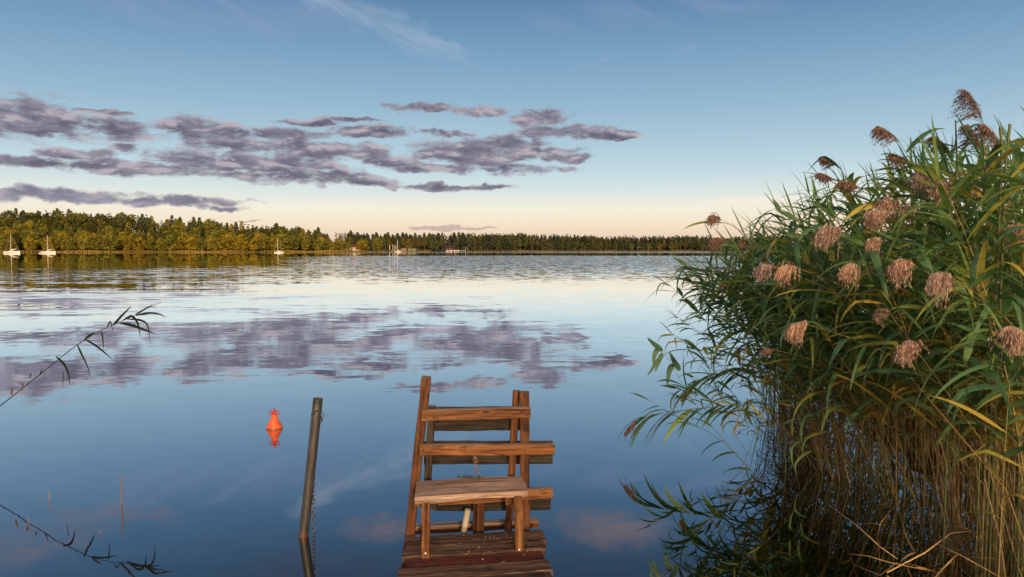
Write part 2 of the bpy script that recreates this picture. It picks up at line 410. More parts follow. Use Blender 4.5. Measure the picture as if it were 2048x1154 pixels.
def terrain():
    xs = [-6 + .35 * i for i in range(52)]
    k = xs[-1]; st = .5
    while k < 1500: st *= 1.16; st = min(st, 40); k += st; xs.append(k)
    k = xs[0]; st = .5; L = []
    while k > -1500: st *= 1.16; st = min(st, 14 if k > -420 else 60); k -= st; L.append(k)
    xs = L[::-1] + xs
    ys = [-12 + i for i in range(12)] + [.35 * i for i in range(46)]
    k = ys[-1]; st = .6
    while k < 425: st = min(st * 1.25, 60); k += st; ys.append(k)
    while k < 800: k += 6; ys.append(k)
    while k < 3500: k += 120; ys.append(k)
    mb = MB()
    rows = [[(x, y, ground_z(x, y) + (rng.uniform(-.03, .03) if y < 20 else 0)) for x in xs] for y in ys]
    mb.quadstrip(rows)
    m, n = new_mat('ground_earth')
    P = n.node('ShaderNodeNewGeometry').outputs['Position']; z = n.sep(P)[2]
    a = n.noise(P, 3.0, 6, .65); b = n.noise(P, 22.0, 4, .6)
    mud = n.ramp(n.m('ADD', n.m('MULTIPLY', a, .6), n.m('MULTIPLY', b, .4)), [(.35, (.028, .030, .010)), (.55, (.075, .07, .022)), (.7, (.13, .105, .04))])
    deep = n.mix(n.ss(z, -.35, -1.3), mud, (.006, .010, .012))  # bed colour darkens with depth, standing in for light absorbed by the water
    land = n.ramp(n.noise(P, .25, 6, .65), [(.35, (.035, .045, .015)), (.6, (.08, .085, .025))])
    c = n.mix(n.ss(z, .2, .5), deep, land)
    finish(n, principled(n, c, .95, n.bump(b, .4, .02), 0, .1))
    tag(mb.build('ground', m, None, True), kind='structure')
terrain()

# ------------------------------------------------------------------ water
def water():
    m, n = new_mat('lake_water')
    P = n.node('ShaderNodeNewGeometry').outputs['Position']
    x, y, z = n.sep(P)
    D = n.vm('LENGTH', n.xyz(x, y, 0.0))
    ux = n.m('DIVIDE', x, n.m('MAXIMUM', y, 1.0))
    big = n.noise(n.vm('MULTIPLY', P, (.012, .03, 0)), 1.0, 3, .6)
    big2 = n.noise(n.vm('MULTIPLY', P, (.16, .4, 0)), 1.0, 3, .55)
    def slopes(sx, sy, detail, amp, off=0.0, rotz=0.0, rough=.5):
        v = P
        if rotz:
            c_, s_ = math.cos(rotz), math.sin(rotz)
            v = n.xyz(n.m('ADD', n.m('MULTIPLY', x, c_), n.m('MULTIPLY', y, s_)), n.m('SUBTRACT', n.m('MULTIPLY', y, c_), n.m('MULTIPLY', x, s_)), 0.0)
        v = n.vm('ADD', n.vm('MULTIPLY', v, (sx, sy, 0)), (off, off * .7, off))
        c = n.noise(v, 1.0, detail, rough, 0, 'Color')
        s_ = n.vm('SUBTRACT', c, (.5, .5, .5))
        return n.vm('SCALE', s_, None, amp)
    # wind-ruffled sheet in the middle of the lake, calm belt below the left wood
    Dn = n.m('MULTIPLY_ADD', n.m('SUBTRACT', big2, .5), 14.0, D)
    side = n.ss(n.m('MULTIPLY_ADD', n.m('SUBTRACT', big, .5), .2, ux), -.36, -.10)
    Dn2 = n.m('MULTIPLY_ADD', n.m('SUBTRACT', big, .5), 60.0, D)
    chop = n.m('MULTIPLY', n.m('MULTIPLY', n.ss(Dn, 32, 95), n.ss(Dn2, 235, 190)), side)
    farband = n.m('MULTIPLY', n.ss(D, 330, 420), n.ss(ux, -.33, -.2))
    lowleft = n.m('MULTIPLY', n.m('MULTIPLY', n.ss(Dn, 34, 60), n.ss(Dn, 105, 70)), n.ss(ux, -.1, -.3, 0, .2))
    chop = n.m('MAXIMUM', n.m('MAXIMUM', chop, lowleft), n.m('MULTIPLY', farband, .55))
    a_near = n.m('ADD', n.m('MULTIPLY', n.ss(D, 4.5, 17), .024), .0022)
    patch = n.ss(n.noise(n.vm('MULTIPLY', P, (.22, .5, 0)), 1.0, 3, .55), .42, .66, .35, 1.25)
    a_near = n.m('MULTIPLY', a_near, n.m('MULTIPLY', patch, n.ss(D, 60, 160, 1.0, .35)))
    s1 = slopes(.75, 1.9, 3, a_near, 3.0, .10)
    a_fine = n.m('MULTIPLY', n.ss(n.noise(n.vm('MULTIPLY', P, (.35, .7, 0)), 1.0, 2, .5), .42, .72), n.ss(D, 7, 14, 0.0, .040))
    s2 = slopes(1.2, 5.0, 3, n.m('MULTIPLY', a_fine, n.ss(D, 50, 110, 1, 0)), 9.0, .06)
    leftw = n.m('MULTIPLY', n.ss(ux, -.12, -.42), n.m('MULTIPLY', n.ss(D, 17, 34), n.ss(D, 150, 80)))
    s3 = slopes(.10, .55, 3, n.m('MULTIPLY', leftw, .085), 5.0, .05)
    s4 = slopes(1.1, 1.6, 4, n.m('MULTIPLY', chop, .95), 1.0, .05, .6)
    s5 = slopes(3.0, 6.5, 2, n.ss(D, 20, 40, .010, 0), 13.0, .2)
    tot = n.vm('ADD', n.vm('ADD', n.vm('ADD', s1, s5), s2), n.vm('ADD', s3, s4))
    tx, ty, tz = n.sep(tot)
    N = n.vm('NORMALIZE', n.xyz(n.m('MULTIPLY', tx, .6), ty, 1.0))
    fr = n.node('ShaderNodeFresnel'); fr.inputs[0].default_value = 1.45; n.l.new(N, fr.inputs[1])
    fac = n.m('MULTIPLY', n.m('POWER', fr.outputs[0], .50), 1.26, clamp=True)
    gl = n.node('ShaderNodeBsdfGlossy'); gl.inputs['Color'].default_value = (.97, .98, 1.0, 1); gl.inputs['Roughness'].default_value = .012
    n.l.new(N, gl.inputs['Normal'])
    tr = n.node('ShaderNodeBsdfTransparent'); tr.inputs[0].default_value = (.30, .34, .22, 1)
    mx = n.node('ShaderNodeMixShader'); n.l.new(fac, mx.inputs[0]); n.l.new(tr.outputs[0], mx.inputs[1]); n.l.new(gl.outputs[0], mx.inputs[2])
    finish(n, mx.outputs[0])
    mb = MB(); mb.face([(-3000, -6, 0), (3000, -6, 0), (3000, 1500, 0), (-3000, 1500, 0)])
    tag(mb.build('water', m), kind='structure')
water()

# ------------------------------------------------------------------ boards
def board_mesh(L, w, t, name, mat, seed=0, bev=.004, warp=.002, seg=9, ends=(0, 0), bow=0.0):
    r = random.Random(seed); mb = MB(); rows = []
    hw, ht, b = w/2, t/2, bev
    prof = [(-hw+b, -ht), (hw-b, -ht), (hw, -ht+b), (hw, ht-b), (hw-b, ht), (-hw+b, ht), (-hw, ht-b), (-hw, -ht+b)]
    xs = [-L/2, -L/2 + b] + [-L/2 + L*i/seg for i in range(1, seg)] + [L/2 - b, L/2]
    for i, xx in enumerate(xs):
        end = i == 0 or i == len(xs) - 1
        k = 1 - b*1.5/max(w, t) if end else 1
        dy, dz = r.uniform(-warp, warp), r.uniform(-warp, warp)
        u = xx / L
        row = []
        for (py, pz) in prof:
            row.append(Vector((xx + (ends[0] if u < 0 else ends[1]) * py * abs(u) * 2, py*k + dy + r.uniform(-warp, warp)*.5, pz*k + dz + r.uniform(-warp, warp)*.5 + bow*(1-4*u*u))))
        rows.append(row)
    mb.quadstrip(rows, .5, True); mb.face(list(reversed(rows[0]))); mb.face(rows[-1])
    return mb.mesh(name, mat)
def board(name, p0, p1, w, t, mat, parent=None, up=(0, 0, 1), seed=0, **kw):
    """a plank from p0 to p1; w is across 'side', t is along 'up'"""
    p0, p1 = Vector(p0), Vector(p1); d = p1 - p0; L = d.length; X = d.normalized()
    Z = Vector(up); Z = (Z - X * Z.dot(X)).normalized(); Y = Z.cross(X)
    o = bpy.data.objects.new(name, board_mesh(L, w, t, name, mat, seed, **kw)); COL.objects.link(o)
    mat4 = Matrix((X, Y, Z)).transposed().to_4x4(); mat4.translation = (p0 + p1) / 2
    if parent:
        o.parent = parent; mat4 = Matrix.Translation(-Vector(parent.location)) @ mat4
    o.matrix_basis = mat4
    return o

# ------------------------------------------------------------------ jetty
def jetty():
    zd = .35
    root = empty('wooden_jetty', (-.2, 4.0, 0), 0, 'narrow weathered wooden jetty with ladder-like timber rails and a plank seat', 'jetty')
    RF, RN = on(1082, 1058, zd), on(1101, 1154, zd); LF, LN = on(814, 1073, zd), on(801, 1154, zd)
    dr = (RN - RF).normalized(); dl = (LN - LF).normalized()
    s = 0.0
    spec = [(.165, 'deck', 0, .01), (.125, 'deck', .012, .0), (.137, 'red', -.01, -.012), (.145, 'deck', .016, .012), (.142, 'deck', .008, .012), (.145, 'deck', -.006, 0), (.14, 'deck', .01, 0), (.15, 'deck', 0, .01)]
    for i, (w, mk, el_, er) in enumerate(spec):
        c = s + w/2
        a = LF + dl*c; b = RF + dr*c; u = (b - a).normalized()
        a = a - u*el_; b = b + u*er
        a.z = b.z = zd - .02 - (.006 if mk == 'red' else 0) + (.003 if i % 2 else 0)
        o = board('plank', a, b, w - .009, .04, M[mk], root, seed=i, warp=.0025, seg=12)
        if mk == 'red': o['label'] = 'plank with worn dark red paint'
        s += w
    for side, (P0, P1) in enumerate(((LF, LF + dl*s), (RF, RF + dr*s))):
        ins = .03 if side == 0 else -.05
        a = P0 + Vector((ins, .0, -.105)); b = P1 + Vector((ins, 0, -.105))
        board('side_beam', a, b, .045, .11, M['grey'], root, seed=20 + side)
    # dark board hung along the left side and two piles in the water
    for px, py, k in ((1068, 1062, 1), (1092, 1120, 2)):
        q = on(px, py, zd) + Vector((-.06, 0, 0))
        board('pile', (q.x, q.y - .03, -1.0), (q.x, q.y - .03, zd - .05), .07, .07, M['grey'], root, up=(0, 1, 0), seed=30 + k)
    # front posts
    def post(name, a, b, w, t, mk, seed, up=(0, -1, 0)):
        return board(name, b, a, w, t, M[mk], root, up=up, seed=seed, warp=.0015, seg=14)
    a = at(853, 753, 4.215); b = at(818, 1085, 4.235); e = b + (b - a) * .95
    post('post', a, e, .052, .05, 'post', 41)
    a = at(1049, 783, 4.325); b = at(1050, 1062, 4.34); e = b + (b - a).normalized() * .7
    post('post', a, e, .056, .05, 'post', 42)
    a = at(1033, 781, 4.40); b = at(1016, 1066, 4.43); e = b + (b - a).normalized() * .7
    post('post', a, e, .045, .05, 'post', 43)
    a = at(864, 812, 4.36); b = at(849, 1062, 4.40); e = b + (b - a).normalized() * .7
    post('post', a, e, .043, .05, 'grey', 44)
    a = at(958, 985, 4.33); b = at(957, 1069, 4.34); e = b + (b - a).normalized() * .5
    post('post', a, e, .05, .055, 'post', 45, up=(.65, -.75, 0))
    # front rails
    M['nail'] = simple('rusty_nail', (.05, .03, .022), .6, .4, 60, .4)
    def nails(rail, pix, Y0, Y1, x0, x1):
        for px, py in pix:
            q = at(px, py, Y0 + (Y1 - Y0)*(px - x0)/(x1 - x0)) + Vector((0, -.0275, 0))
            mbn = MB(); mbn.lathe([(.0001, .003), (.0035, .0025), (.0045, .0), (.0045, -.004)], sides=10)
            nb_ = mbn.build('nail', M['nail'], rail, True)
            nb_.matrix_basis = (Matrix.Translation(Vector(root.location)) @ rail.matrix_basis).inverted() @ Matrix.Translation(q) @ Matrix.Rotation(PI/2, 4, 'X')
    ra = board('rail', at(842, 831, 4.15), at(1060, 824, 4.265), .045, .062, M['rail'], root, seed=51)
    nails(ra, [(850, 833), (868, 832), (1043, 823), (1052, 828)], 4.153, 4.268, 842, 1060)
    ra = board('rail', at(838, 899.5, 4.15), at(1108, 898, 4.275), .05, .060, M['rail'], root, seed=52)
    nails(ra, [(848, 897), (864, 901), (1026, 897), (1049, 898)], 4.15, 4.275, 838, 1108)
    board('rail', at(832, 1001, 4.16), at(1104, 985, 4.275), .05, .062, M['rail'], root, seed=53)
    r4 = board('rail', at(829, 1059, 4.44), at(1075, 1046, 4.58), .075, .038, M['rail'], root, seed=54)
    cap = board('pale_strip', at(829, 1059, 4.44) + Vector((0, 0, .0225)), at(1075, 1046, 4.58) + Vector((0, 0, .0225)), .071, .006, M['pale_top'], root, seed=55, warp=.0008)  # thin pale board added over the rail to whiten its top face
    # wider boards behind
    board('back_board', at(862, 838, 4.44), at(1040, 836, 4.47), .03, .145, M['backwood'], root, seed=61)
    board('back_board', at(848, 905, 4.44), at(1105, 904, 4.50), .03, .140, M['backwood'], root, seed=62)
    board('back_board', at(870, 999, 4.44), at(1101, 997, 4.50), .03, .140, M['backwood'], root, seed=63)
    # seat
    zt = .68
    fl, fr_, rl, rr = on(829, 994, zt), on(1055, 981, zt), on(833, 962, zt), on(1049, 952, zt)
    mb = MB(); nu, nv = 14, 5; top = []; bot = []
    r = random.Random(5)
    for i in range(nu + 1):
        u = i / nu; tr_, br_ = [], []
        for j in range(nv + 1):
            v = j / nv
            p = (fl*(1-u) + fr_*u)*(1-v) + (rl*(1-u) + rr*u)*v
            p = p + Vector((0, 0, .004*math.sin(u*PI*1.2 - .4) + r.uniform(-.0012, .0012)))
            if j == 0: p.y += r.uniform(-.003, .003)
            if u > .9 and v > .6: p.x -= .02 * (u-.9)*10 * (v-.6)*2.5
            th = .042 - .012*u + .004*math.sin(u*9)
            tr_.append(p); br_.append(p - Vector((0, -.004, th)))
        top.append(tr_); bot.append(br_)
    mid = (fl + fr_ + rl + rr) / 4
    ux = (fr_ - fl).normalized(); ang = math.atan2(ux.y, ux.x)
    inv = (Matrix.Translation(mid) @ Matrix.Rotation(ang, 4, 'Z')).inverted()
    loop = [t_ + b_[::-1] for t_, b_ in zip(top, bot)]
    loop = [[inv @ p for p in q] for q in loop]
    mb.quadstrip(loop, .5, True); mb.face([p for p in reversed(loop[0])]); mb.face(loop[-1])
    mb.build('seat_plank', M['seat'], root, False, Matrix.Translation(mid - Vector(root.location)) @ Matrix.Rotation(ang, 4, 'Z'))
    def leg(pt, pb, Y, w, seed, bolt):
        a = at(*pt, Y); b = at(*pb, Y)
        o = board('seat_leg', b, a, w, .045, M['rail'], root, up=(.0, -1, 0), seed=seed, seg=10)
        q = at(*bolt, Y) + Vector((0, -.0245, 0))
        mbb = MB(); mbb.lathe([(0.0001, .006), (.004, .006), (.0075, .003), (.0085, 0), (.0085, -.002)], sides=14)
        bo = mbb.build('bolt', M['bolt'], o, True)
        Mw = Matrix.Translation(q) @ Matrix.Rotation(PI/2, 4, 'X')
        bo.matrix_basis = (Matrix.Translation(Vector(root.location)) @ o.matrix_basis).inverted() @ Mw
        mbd = MB(); mbd.lathe([(.0001, .0075), (.0025, .0072), (.003, .006)], sides=8)
        return o
    leg((852, 1003), (851, 1118), 3.90, .042, 71, (852, 1103))
    leg((1036, 989), (1039, 1112), 3.99, .047, 72, (1038, 1096))
    a = at(868, 1012, 3.95)
    board('bracket', a + Vector((0, .0, 0)), a + Vector((.0, .2, .0)), .032, .05, M['grey'], root, seed=81)
    a = at(1019, 1000, 4.03)
    board('bracket', a + Vector((-.002, .0, 0)), a + Vector((.0, .18, .0)), .042, .062, M['post'], root, seed=82)
    return fl, fr_, rl, rr, zt
fl, fr_, rl, rr, zt = jetty()

# things on the jetty
mb = MB(); p0 = at(926, 1072, 4.30); p1 = at(936, 1019, 4.31)
d = (p1 - p0); p0 = p0 - d * 2.2
L = (p1 - p0).length
mb.lathe([(.0175, 0), (.0175, L*.80), (.0195, L*.802), (.0195, L*.81), (.0185, L*.812), (.0185, L - .004), (.0195, L), (.016, L), (.016, L - .12), (.0001, L - .12)], sides=20)
o = mb.build('plastic_pipe', M['pvc'], None, True); o.location = p0
o.rotation_euler = (p1 - p0).to_track_quat('Z', 'Y').to_euler()
tag(o, 'beige plastic pipe leaning upright at the end of the jetty deck', 'pipe')

mb = MB(); r = random.Random(3)
c = at(938, 955, 4.19); c.z = .695
for i in range(90):
    a = r.gauss(0, .035); p = Vector((c.x + a*1.1, c.y + r.gauss(0, .012), .684))
    q = p + Vector((r.uniform(-.02, .02), r.uniform(-.012, .012), r.uniform(.002, .022)))
    mid_ = (p + q)/2 + Vector((r.uniform(-.006, .006), 0, .006))
    mb.tube([p, mid_, q], [.0013, .0011, .0006], 3, r.random(), False)
tag(mb.build('moss_clump', M['moss']), 'small dark clump of dried waterweed lying on the seat plank', 'waterweed')
mb = MB(); r = random.Random(4)
top_ = at(949, 908, 4.15); pts = [top_ + Vector((.004*math.sin(i*1.3) + .0016*i, -.004, -.0105*i)) for i in range(11)]
mb.tube(pts, .0012, 4, .4)
for i in range(60):
    k = r.randrange(1, 11); p = pts[k]
    q = p + Vector((r.gauss(0, .009), r.gauss(0, .006), -r.uniform(.004, .022)))
    mb.tube([p, q], [.0016, .0005], 3, r.random(), False)
tag(mb.build('dried_sprig', M['dead']), 'dried sprig of weed hanging from the middle rail of the jetty', 'weed')

mb = MB(); r = random.Random(8)
for i in range(55):
    px = r.gauss(985, 55); py = r.gauss(1090, 14)
    if not 840 < px < 1075 or not 1066 < py < 1150: continue
    c = on(px, py, .3535); a = r.uniform(0, PI); l = r.uniform(.003, .009) * (2 if r.random() < .1 else 1); w = r.uniform(.002, .004)
    u = Vector((math.cos(a), math.sin(a), 0)); v = Vector((-u.y, u.x, 0)); k = r.uniform(0, .006)
    mb.face([c - u*l - v*w, c + u*l - v*w + Vector((0, 0, k)), c + u*l*.8 + v*w + Vector((0, 0, k)), c - u*l + v*w], r.random())
mL, n = new_mat('litter_flakes')
finish(n, principled(n, n.ramp(n.attr('tint'), [(0, (.40, .35, .30)), (.5, (.26, .2, .15)), (.7, (.25, .10, .04)), (1, (.09, .055, .03))]), .9))
tag(mb.build('leaf_litter', mL), 'scattered pale flakes and leaf bits on the end planks of the jetty', 'litter', kind='stuff')

# ------------------------------------------------------------------ pole and chain
base = on(607, 1072, 0); top = at(636, 797, base.y + .02)
d = top - base; L = d.length; q = d.to_track_quat('Z', 'Y')
root = empty('mooring_pole', base, 0, 'grey weathered mooring pole leaning out of the water left of the jetty', 'pole')
mb = MB(); rows = []
for i in range(17):
    t = -.9 + (L + .9) * i / 16; off = .006 * math.sin(t*2.4)
    rows.append((t, off))
R0 = .0335
pr = []
for t, off in rows: pr.append([Vector((R0*math.cos(2*PI*k/28) + off, R0*math.sin(2*PI*k/28), t)) for k in range(28)])
offT = rows[-1][1]
for rr_, zz in ((R0*.86, L), (R0*.86, L - .25), (.0005, L - .25)): pr.append([Vector((rr_*math.cos(2*PI*k/28) + offT, rr_*math.sin(2*PI*k/28), zz)) for k in range(28)])
mb.quadstrip(pr, .5, True)
mb.build('pipe', M['pole'], root, True, q.to_matrix().to_4x4())
def hole(px, py, rad):
    c = at(px, py, top.y) - base
    ax = d.normalized(); rel = c - ax * c.dot(ax)
    xx = max(-.9, min(.9, rel.x / R0)); nrm = Vector((xx, -math.sqrt(1 - xx*xx), 0))
    cc = ax * c.dot(ax) + nrm * (R0 + .0015) + Vector((offT, 0, 0))*.6
    mb = MB(); mb.lathe([(.0001, .001), (rad, .001), (rad, -.004)], sides=14)
    mb.build('bolt_hole', M['dark'], root, False, Matrix.Translation(cc) @ nrm.to_track_quat('Z', 'Y').to_matrix().to_4x4())
hole(641, 804, .0055); hole(630, 803, .0045)

def link(mb, c, ax, side, L=.036, w=.02, r=.0028):
    pts = []
    for k in range(14):
        a = 2*PI*k/14; ca, sa = math.cos(a), math.sin(a)
        pts.append(c + ax * (sa*w*.5 + math.copysign((L - w)/2, sa) if abs(sa) > 1e-6 else 0) + side * ca * w * .5)
    pts.append(pts[0].copy()); pts.append(pts[1].copy())
    mb.tube(pts, r, 5, .5, False)
def chain_along(mb, pts, pitch=.0295, seed=0):
    pts = [Vector(p) for p in pts]; acc = []; carry = 0
    for a, b in zip(pts, pts[1:]):
        seg = (b - a); l = seg.length; t = carry
        while t < l: acc.append((a + seg*(t/l), seg/l)); t += pitch
        carry = t - l
    r = random.Random(seed)
    for i, (c, ax) in enumerate(acc):
        ref = Vector((.5, -.86, 0)) if i % 2 else Vector((.86, .5, 0))
        ref = (ref + Vector((r.uniform(-.3, .3), r.uniform(-.3, .3), 0)))
        sd_ = (ref - ax*ref.dot(ax)).normalized(); link(mb, c, ax, sd_)
mb = MB(); yb = base.y
A = at(643, 806, yb - .04); 
loop_l = [at(632, 822, yb - .035), at(626, 827, yb + .0), at(625, 834, yb + .02), at(625.5, 850, yb + .03), at(626, 868, yb + .055), at(627, 1000, yb + .06), at(628, 1062, yb + .06), Vector((at(628, 1062, yb + .06).x, yb + .06, -.5))]
chain_along(mb, loop_l, .0295, 1)
chain_along(mb, [at(636, 824, yb + .05), at(643, 825, yb + .02), at(644, 829, yb + .01), at(643.5, 836, yb + .01), at(642, 842, yb + .03)], .0295, 2)
tag(mb.build('chain', M['chain'], None, True), 'thin dark steel chain looped round the pole and hanging into the water', 'chain')

mb = MB(); r = random.Random(14)
for px, py in [(702, 889), (716, 893), (744, 891), (757, 888), (768, 892), (733, 899), (811, 887), (812, 891), (1226, 869), (1236, 870), (480, 1012), (1180, 1010), (690, 905), (400, 1090), (1130, 760), (560, 985)]:
    c = on(px, py, .004); a = r.uniform(0, PI); u = Vector((math.cos(a), math.sin(a), 0)); v = Vector((-u.y, u.x, 0)); l = r.uniform(.006, .02)
    mb.face([c - u*l, c + v*.003, c + u*l + Vector((0, 0, .003)), c - v*.004], r.random()*.4)
tag(mb.build('floating_bits', M['dead']), 'scattered tiny dark bits floating on the calm water', 'debris', kind='stuff')
# ------------------------------------------------------------------ buoy
bb = on(549, 856, 0); k = (bb.y * math.cos(PITCH) + CAMH * math.sin(PITCH)) / FOC   # metres per pixel there
root = empty('mooring_buoy', bb, 0, 'orange double-cone buoy with two ring lugs floating left of the leaning pole', 'buoy')
rb = 16.5 * k
mb = MB(); mb.lathe([(.0001, -.2), (.05, -.19), (rb*.8, -.05), (rb*.97, -.012), (rb, -.004), (rb*1.0, .004), (rb*.965, .012), (rb*.55, .012 + 14*k), (rb*.26, .012 + 24*k), (rb*.2, 28*k)], sides=36)
mb.build('float_body', M['buoy'], root, True)
mb = MB(); mb.lathe([(rb*.24, 25*k), (rb*.2, 30*k), (rb*.14, 36*k), (rb*.12, 37*k), (rb*.10, 39.5*k), (.0001, 40*k)], sides=18)
mb.build('top_neck', M['buoydark'], root, True)
for s in (-1, 1):
    mb = MB(); c = Vector((s * 6.3 * k, -.002, 30.8 * k)); pts = [c + Vector((3.4*k*math.cos(2*PI*i/18), 0, 3.4*k*math.sin(2*PI*i/18))) for i in range(20)]
    mb.tube(pts, 1.15*k, 8, .5, False); mb.build('ring_lug', M['buoydark'], root, True)

# ------------------------------------------------------------------ sailboats
def sailboat(px, py, lpx, hpx, label, bow=-1, boom='white', sail=True, mastk=.40, rz=0.0):
    b = on(px, py, 0); kk = b.y / FOC; L = lpx*kk; Hm = hpx*kk
    root = empty('sailboat', b, rz, label, 'sailboat', 'moored sailboats')
    mb = MB(); rows = []; ns = 14
    for i in range(ns + 1):
        u = i/ns; xx = (u - .5)*L*-bow*-1
        w = L*.155*(math.sin(min(1, u*1.25 + .0)*PI/2)**.8)*(1 - .22*max(0, u - .6)/.4) if u > 0 else .002
        fb = L*.105*(1.22 - .35*u + .1*u*u)
        row = [Vector((xx, -w, fb)), Vector((xx, -w*.96, fb*.5)), Vector((xx, -w*.75, 0)), Vector((xx, 0, -L*.05)), Vector((xx, w*.75, 0)), Vector((xx, w*.96, fb*.5)), Vector((xx, w, fb)), Vector((xx, 0, fb + L*.008))]
        rows.append(row)
    for row in rows:
        for p in row: p.x = p.x * (1 if bow < 0 else -1)
    mb.quadstrip(rows, .5, True); mb.face(rows[-1])
    mb.build('hull', M['hull'], root, False)
    mb = MB(); fbm = L*.105
    for (u0, u1, h0) in ((.28, .62, .055),):
        prof = [(u0, .0, .03), (u0 + .06, .045, .07), (u1 - .04, h0, .085), (u1, h0, .085), (u1 + .005, 0, .085)]
        rr2 = []
        for u, h, w in prof:
            xx = (u - .5)*L*(1 if bow < 0 else -1)
            rr2.append([Vector((xx, -w*L, fbm*.98)), Vector((xx, -w*L*.85, fbm + h*L)), Vector((xx, w*L*.85, fbm + h*L)), Vector((xx, w*L, fbm*.98))])
        mb.quadstrip(rr2)
    mb.build('cabin', M['hull'], root)
    sx = (1 if bow < 0 else -1)
    mx_ = (mastk - .5)*L*sx
    mr = max(.055, .42 * kk)
    mb = MB(); mb.tube([(mx_, 0, fbm), (mx_ + .01*L*sx, 0, Hm*.5), (mx_ + .035*L*sx, 0, Hm)], [mr, mr, mr*.85], 8); mb.build('mast', M['mast'], root, True)
    e0 = Vector((mx_, 0, fbm + L*.10)); e1 = Vector((mx_ + .42*L*sx, 0, fbm + L*.145))
    mb = MB(); mb.tube([e0, e1], [mr*.9, mr*.8], 8); bo = mb.build('boom', M['mast'], root, True)
    if sail:
        mb = MB(); mb.tube([e0 + Vector((.02*sx, 0, .16)), (e0*.5 + e1*.5) + Vector((0, 0, .17)), e1 + Vector((-.3*sx, 0, .12))], [.16, .15, .08], 8)
        mb.build('furled_sail', M['sail' if boom == 'white' else 'bluecover'], root, True)
    mb = MB(); mt = Vector((mx_ + .035*L*sx, 0, Hm*.93)); st = .018
    mb.tube([(-.49*L*sx, 0, fbm*1.2), mt], st, 4); mb.tube([(.48*L*sx, 0, fbm), mt], st, 4)
    mb.tube([(mx_, -L*.14, fbm), mt*.97], st, 4); mb.tube([(mx_, L*.14, fbm), mt*.97], st, 4)
    mb.build('rigging', M['mast'], root)
    mb = MB(); s2 = []
    for yy in (-1, 1):
        mb.tube([(.47*L*sx, yy*L*.09, fbm), (.47*L*sx, yy*L*.09, fbm + L*.07)], .03, 4)
    mb.tube([(.47*L*sx, -L*.09, fbm + L*.07), (.47*L*sx, L*.09, fbm + L*.07)], .03, 4)
    mb.build('stern_rail', M['mast'], root); mb = MB()
    mb.tube([(-.47*L*sx, 0, fbm*1.2), (-.45*L*sx, 0, fbm + L*.09), (-.36*L*sx, L*.07, fbm + L*.09)], .03, 4)
    mb.build('bow_rail', M['mast'], root)
    return root
sailboat(24.5, 506.0, 31, 37.5, 'white sailboat moored with bare mast and raised boom, leftmost of the five boats', mastk=.42)
sailboat(97.5, 506.0, 27.5, 35, 'white sailboat moored beside a tiny white float, second boat from the left', mastk=.42)
sailboat(558, 505.4, 17.5, 29, 'white sailboat with dark boom cover alone before the tip of the golden wood', boom='dark', mastk=.36, rz=.35)
sailboat(796.5, 504.3, 13.5, 24.5, 'small white sailboat with sunlit amber mast in front of the far boat sheds', mastk=.38, rz=.5)
sailboat(1334, 501.2, 6, 10, 'tiny white sailboat below the dark far wood on the right', mastk=.45, sail=False)
bp = on(80, 507, 0); kk = bp.y/FOC
mb = MB(); mb.lathe([(.001, -.15), (.25, -.1), (.38, .05), (.3, .3), (.001, .4)], sides=12)
o = mb.build('float', M['hull'], None, True); o.location = bp
tag(o, 'tiny white mooring float just left of the second sailboat', 'float')

# ------------------------------------------------------------------ far shore buildings
def house(name, x0, x1, ytop, ybot, Y, depth, wall, roof, label, cat, eave=.6, roofh=.45):
    a = at(x0, ybot, Y); b = at(x1, ybot, Y); t = at(x0, ytop, Y)
    z0 = min(0.1, a.z) ; zt_ = t.z; h = zt_ - a.z; hw = a.z + h*(1 - roofh)
    root = empty(name, ((a.x + b.x)/2, Y, z0), 0, label, cat); W = (b.x - a.x)/2
    mb = MB(); mb.box((-W, 0, 0), (W, depth, hw - z0)); mb.build('wall', M[wall], root)
    mb = MB(); r0 = hw - z0 + .003; r1 = zt_ - z0; e = eave
    for s in (0,):
        rows = [[(-W-e, -e, r0), (W+e, -e, r0)], [(-W-e*.6, depth/2, r1), (W+e*.6, depth/2, r1)], [(-W-e, depth+e, r0), (W+e, depth+e, r0)]]
        mb.quadstrip(rows); mb.face([(-W-e, -e, r0), (-W-e*.6, depth/2, r1), (-W-e, depth+e, r0)]); mb.face([(W+e, -e, r0), (W+e*.6, depth/2, r1), (W+e, depth+e, r0)])
    mb.build('roof', M[roof], root)
    for i in range(max(1, int(W/2))):
        xx = -W + (i + .5)*2*W/max(1, int(W/2))
        mb = MB(); mb.box((xx - .5, -.06, (hw-z0)*.35), (xx + .5, .02, (hw-z0)*.75)); mb.build('window', M['cabinwin'], root)
    return root
house('boathouse', 691, 720, 489.5, 497.5, 585, 9, 'plaster', 'redroof', 'long pale boathouse with red roof at the edge of the dark wood', 'boathouse', 1.0, .6)
house('shed', 678, 689, 491.5, 497.0, 590, 6, 'plaster', 'greydeck', 'small pale shed beside the golden wood, left of the red roofed boathouse', 'shed', .6, .4)
house('hut', 891, 906, 492.3, 499.5, 662, 7, 'brownwood', 'brownwood', 'red-brown wooden hut on the far shore behind the row of small boats', 'hut')
house('shed', 816, 831, 495.8, 499.2, 596, 6, 'greenpaint', 'greenpaint', 'low pale green shed on the far shore right of the amber-masted sailboat', 'shed')
house('shed', 803, 811, 496.4, 499.4, 592, 5, 'pinkpaint', 'pinkpaint', 'low pinkish shed between the amber-masted sailboat and the green shed', 'shed')
r = random.Random(6)
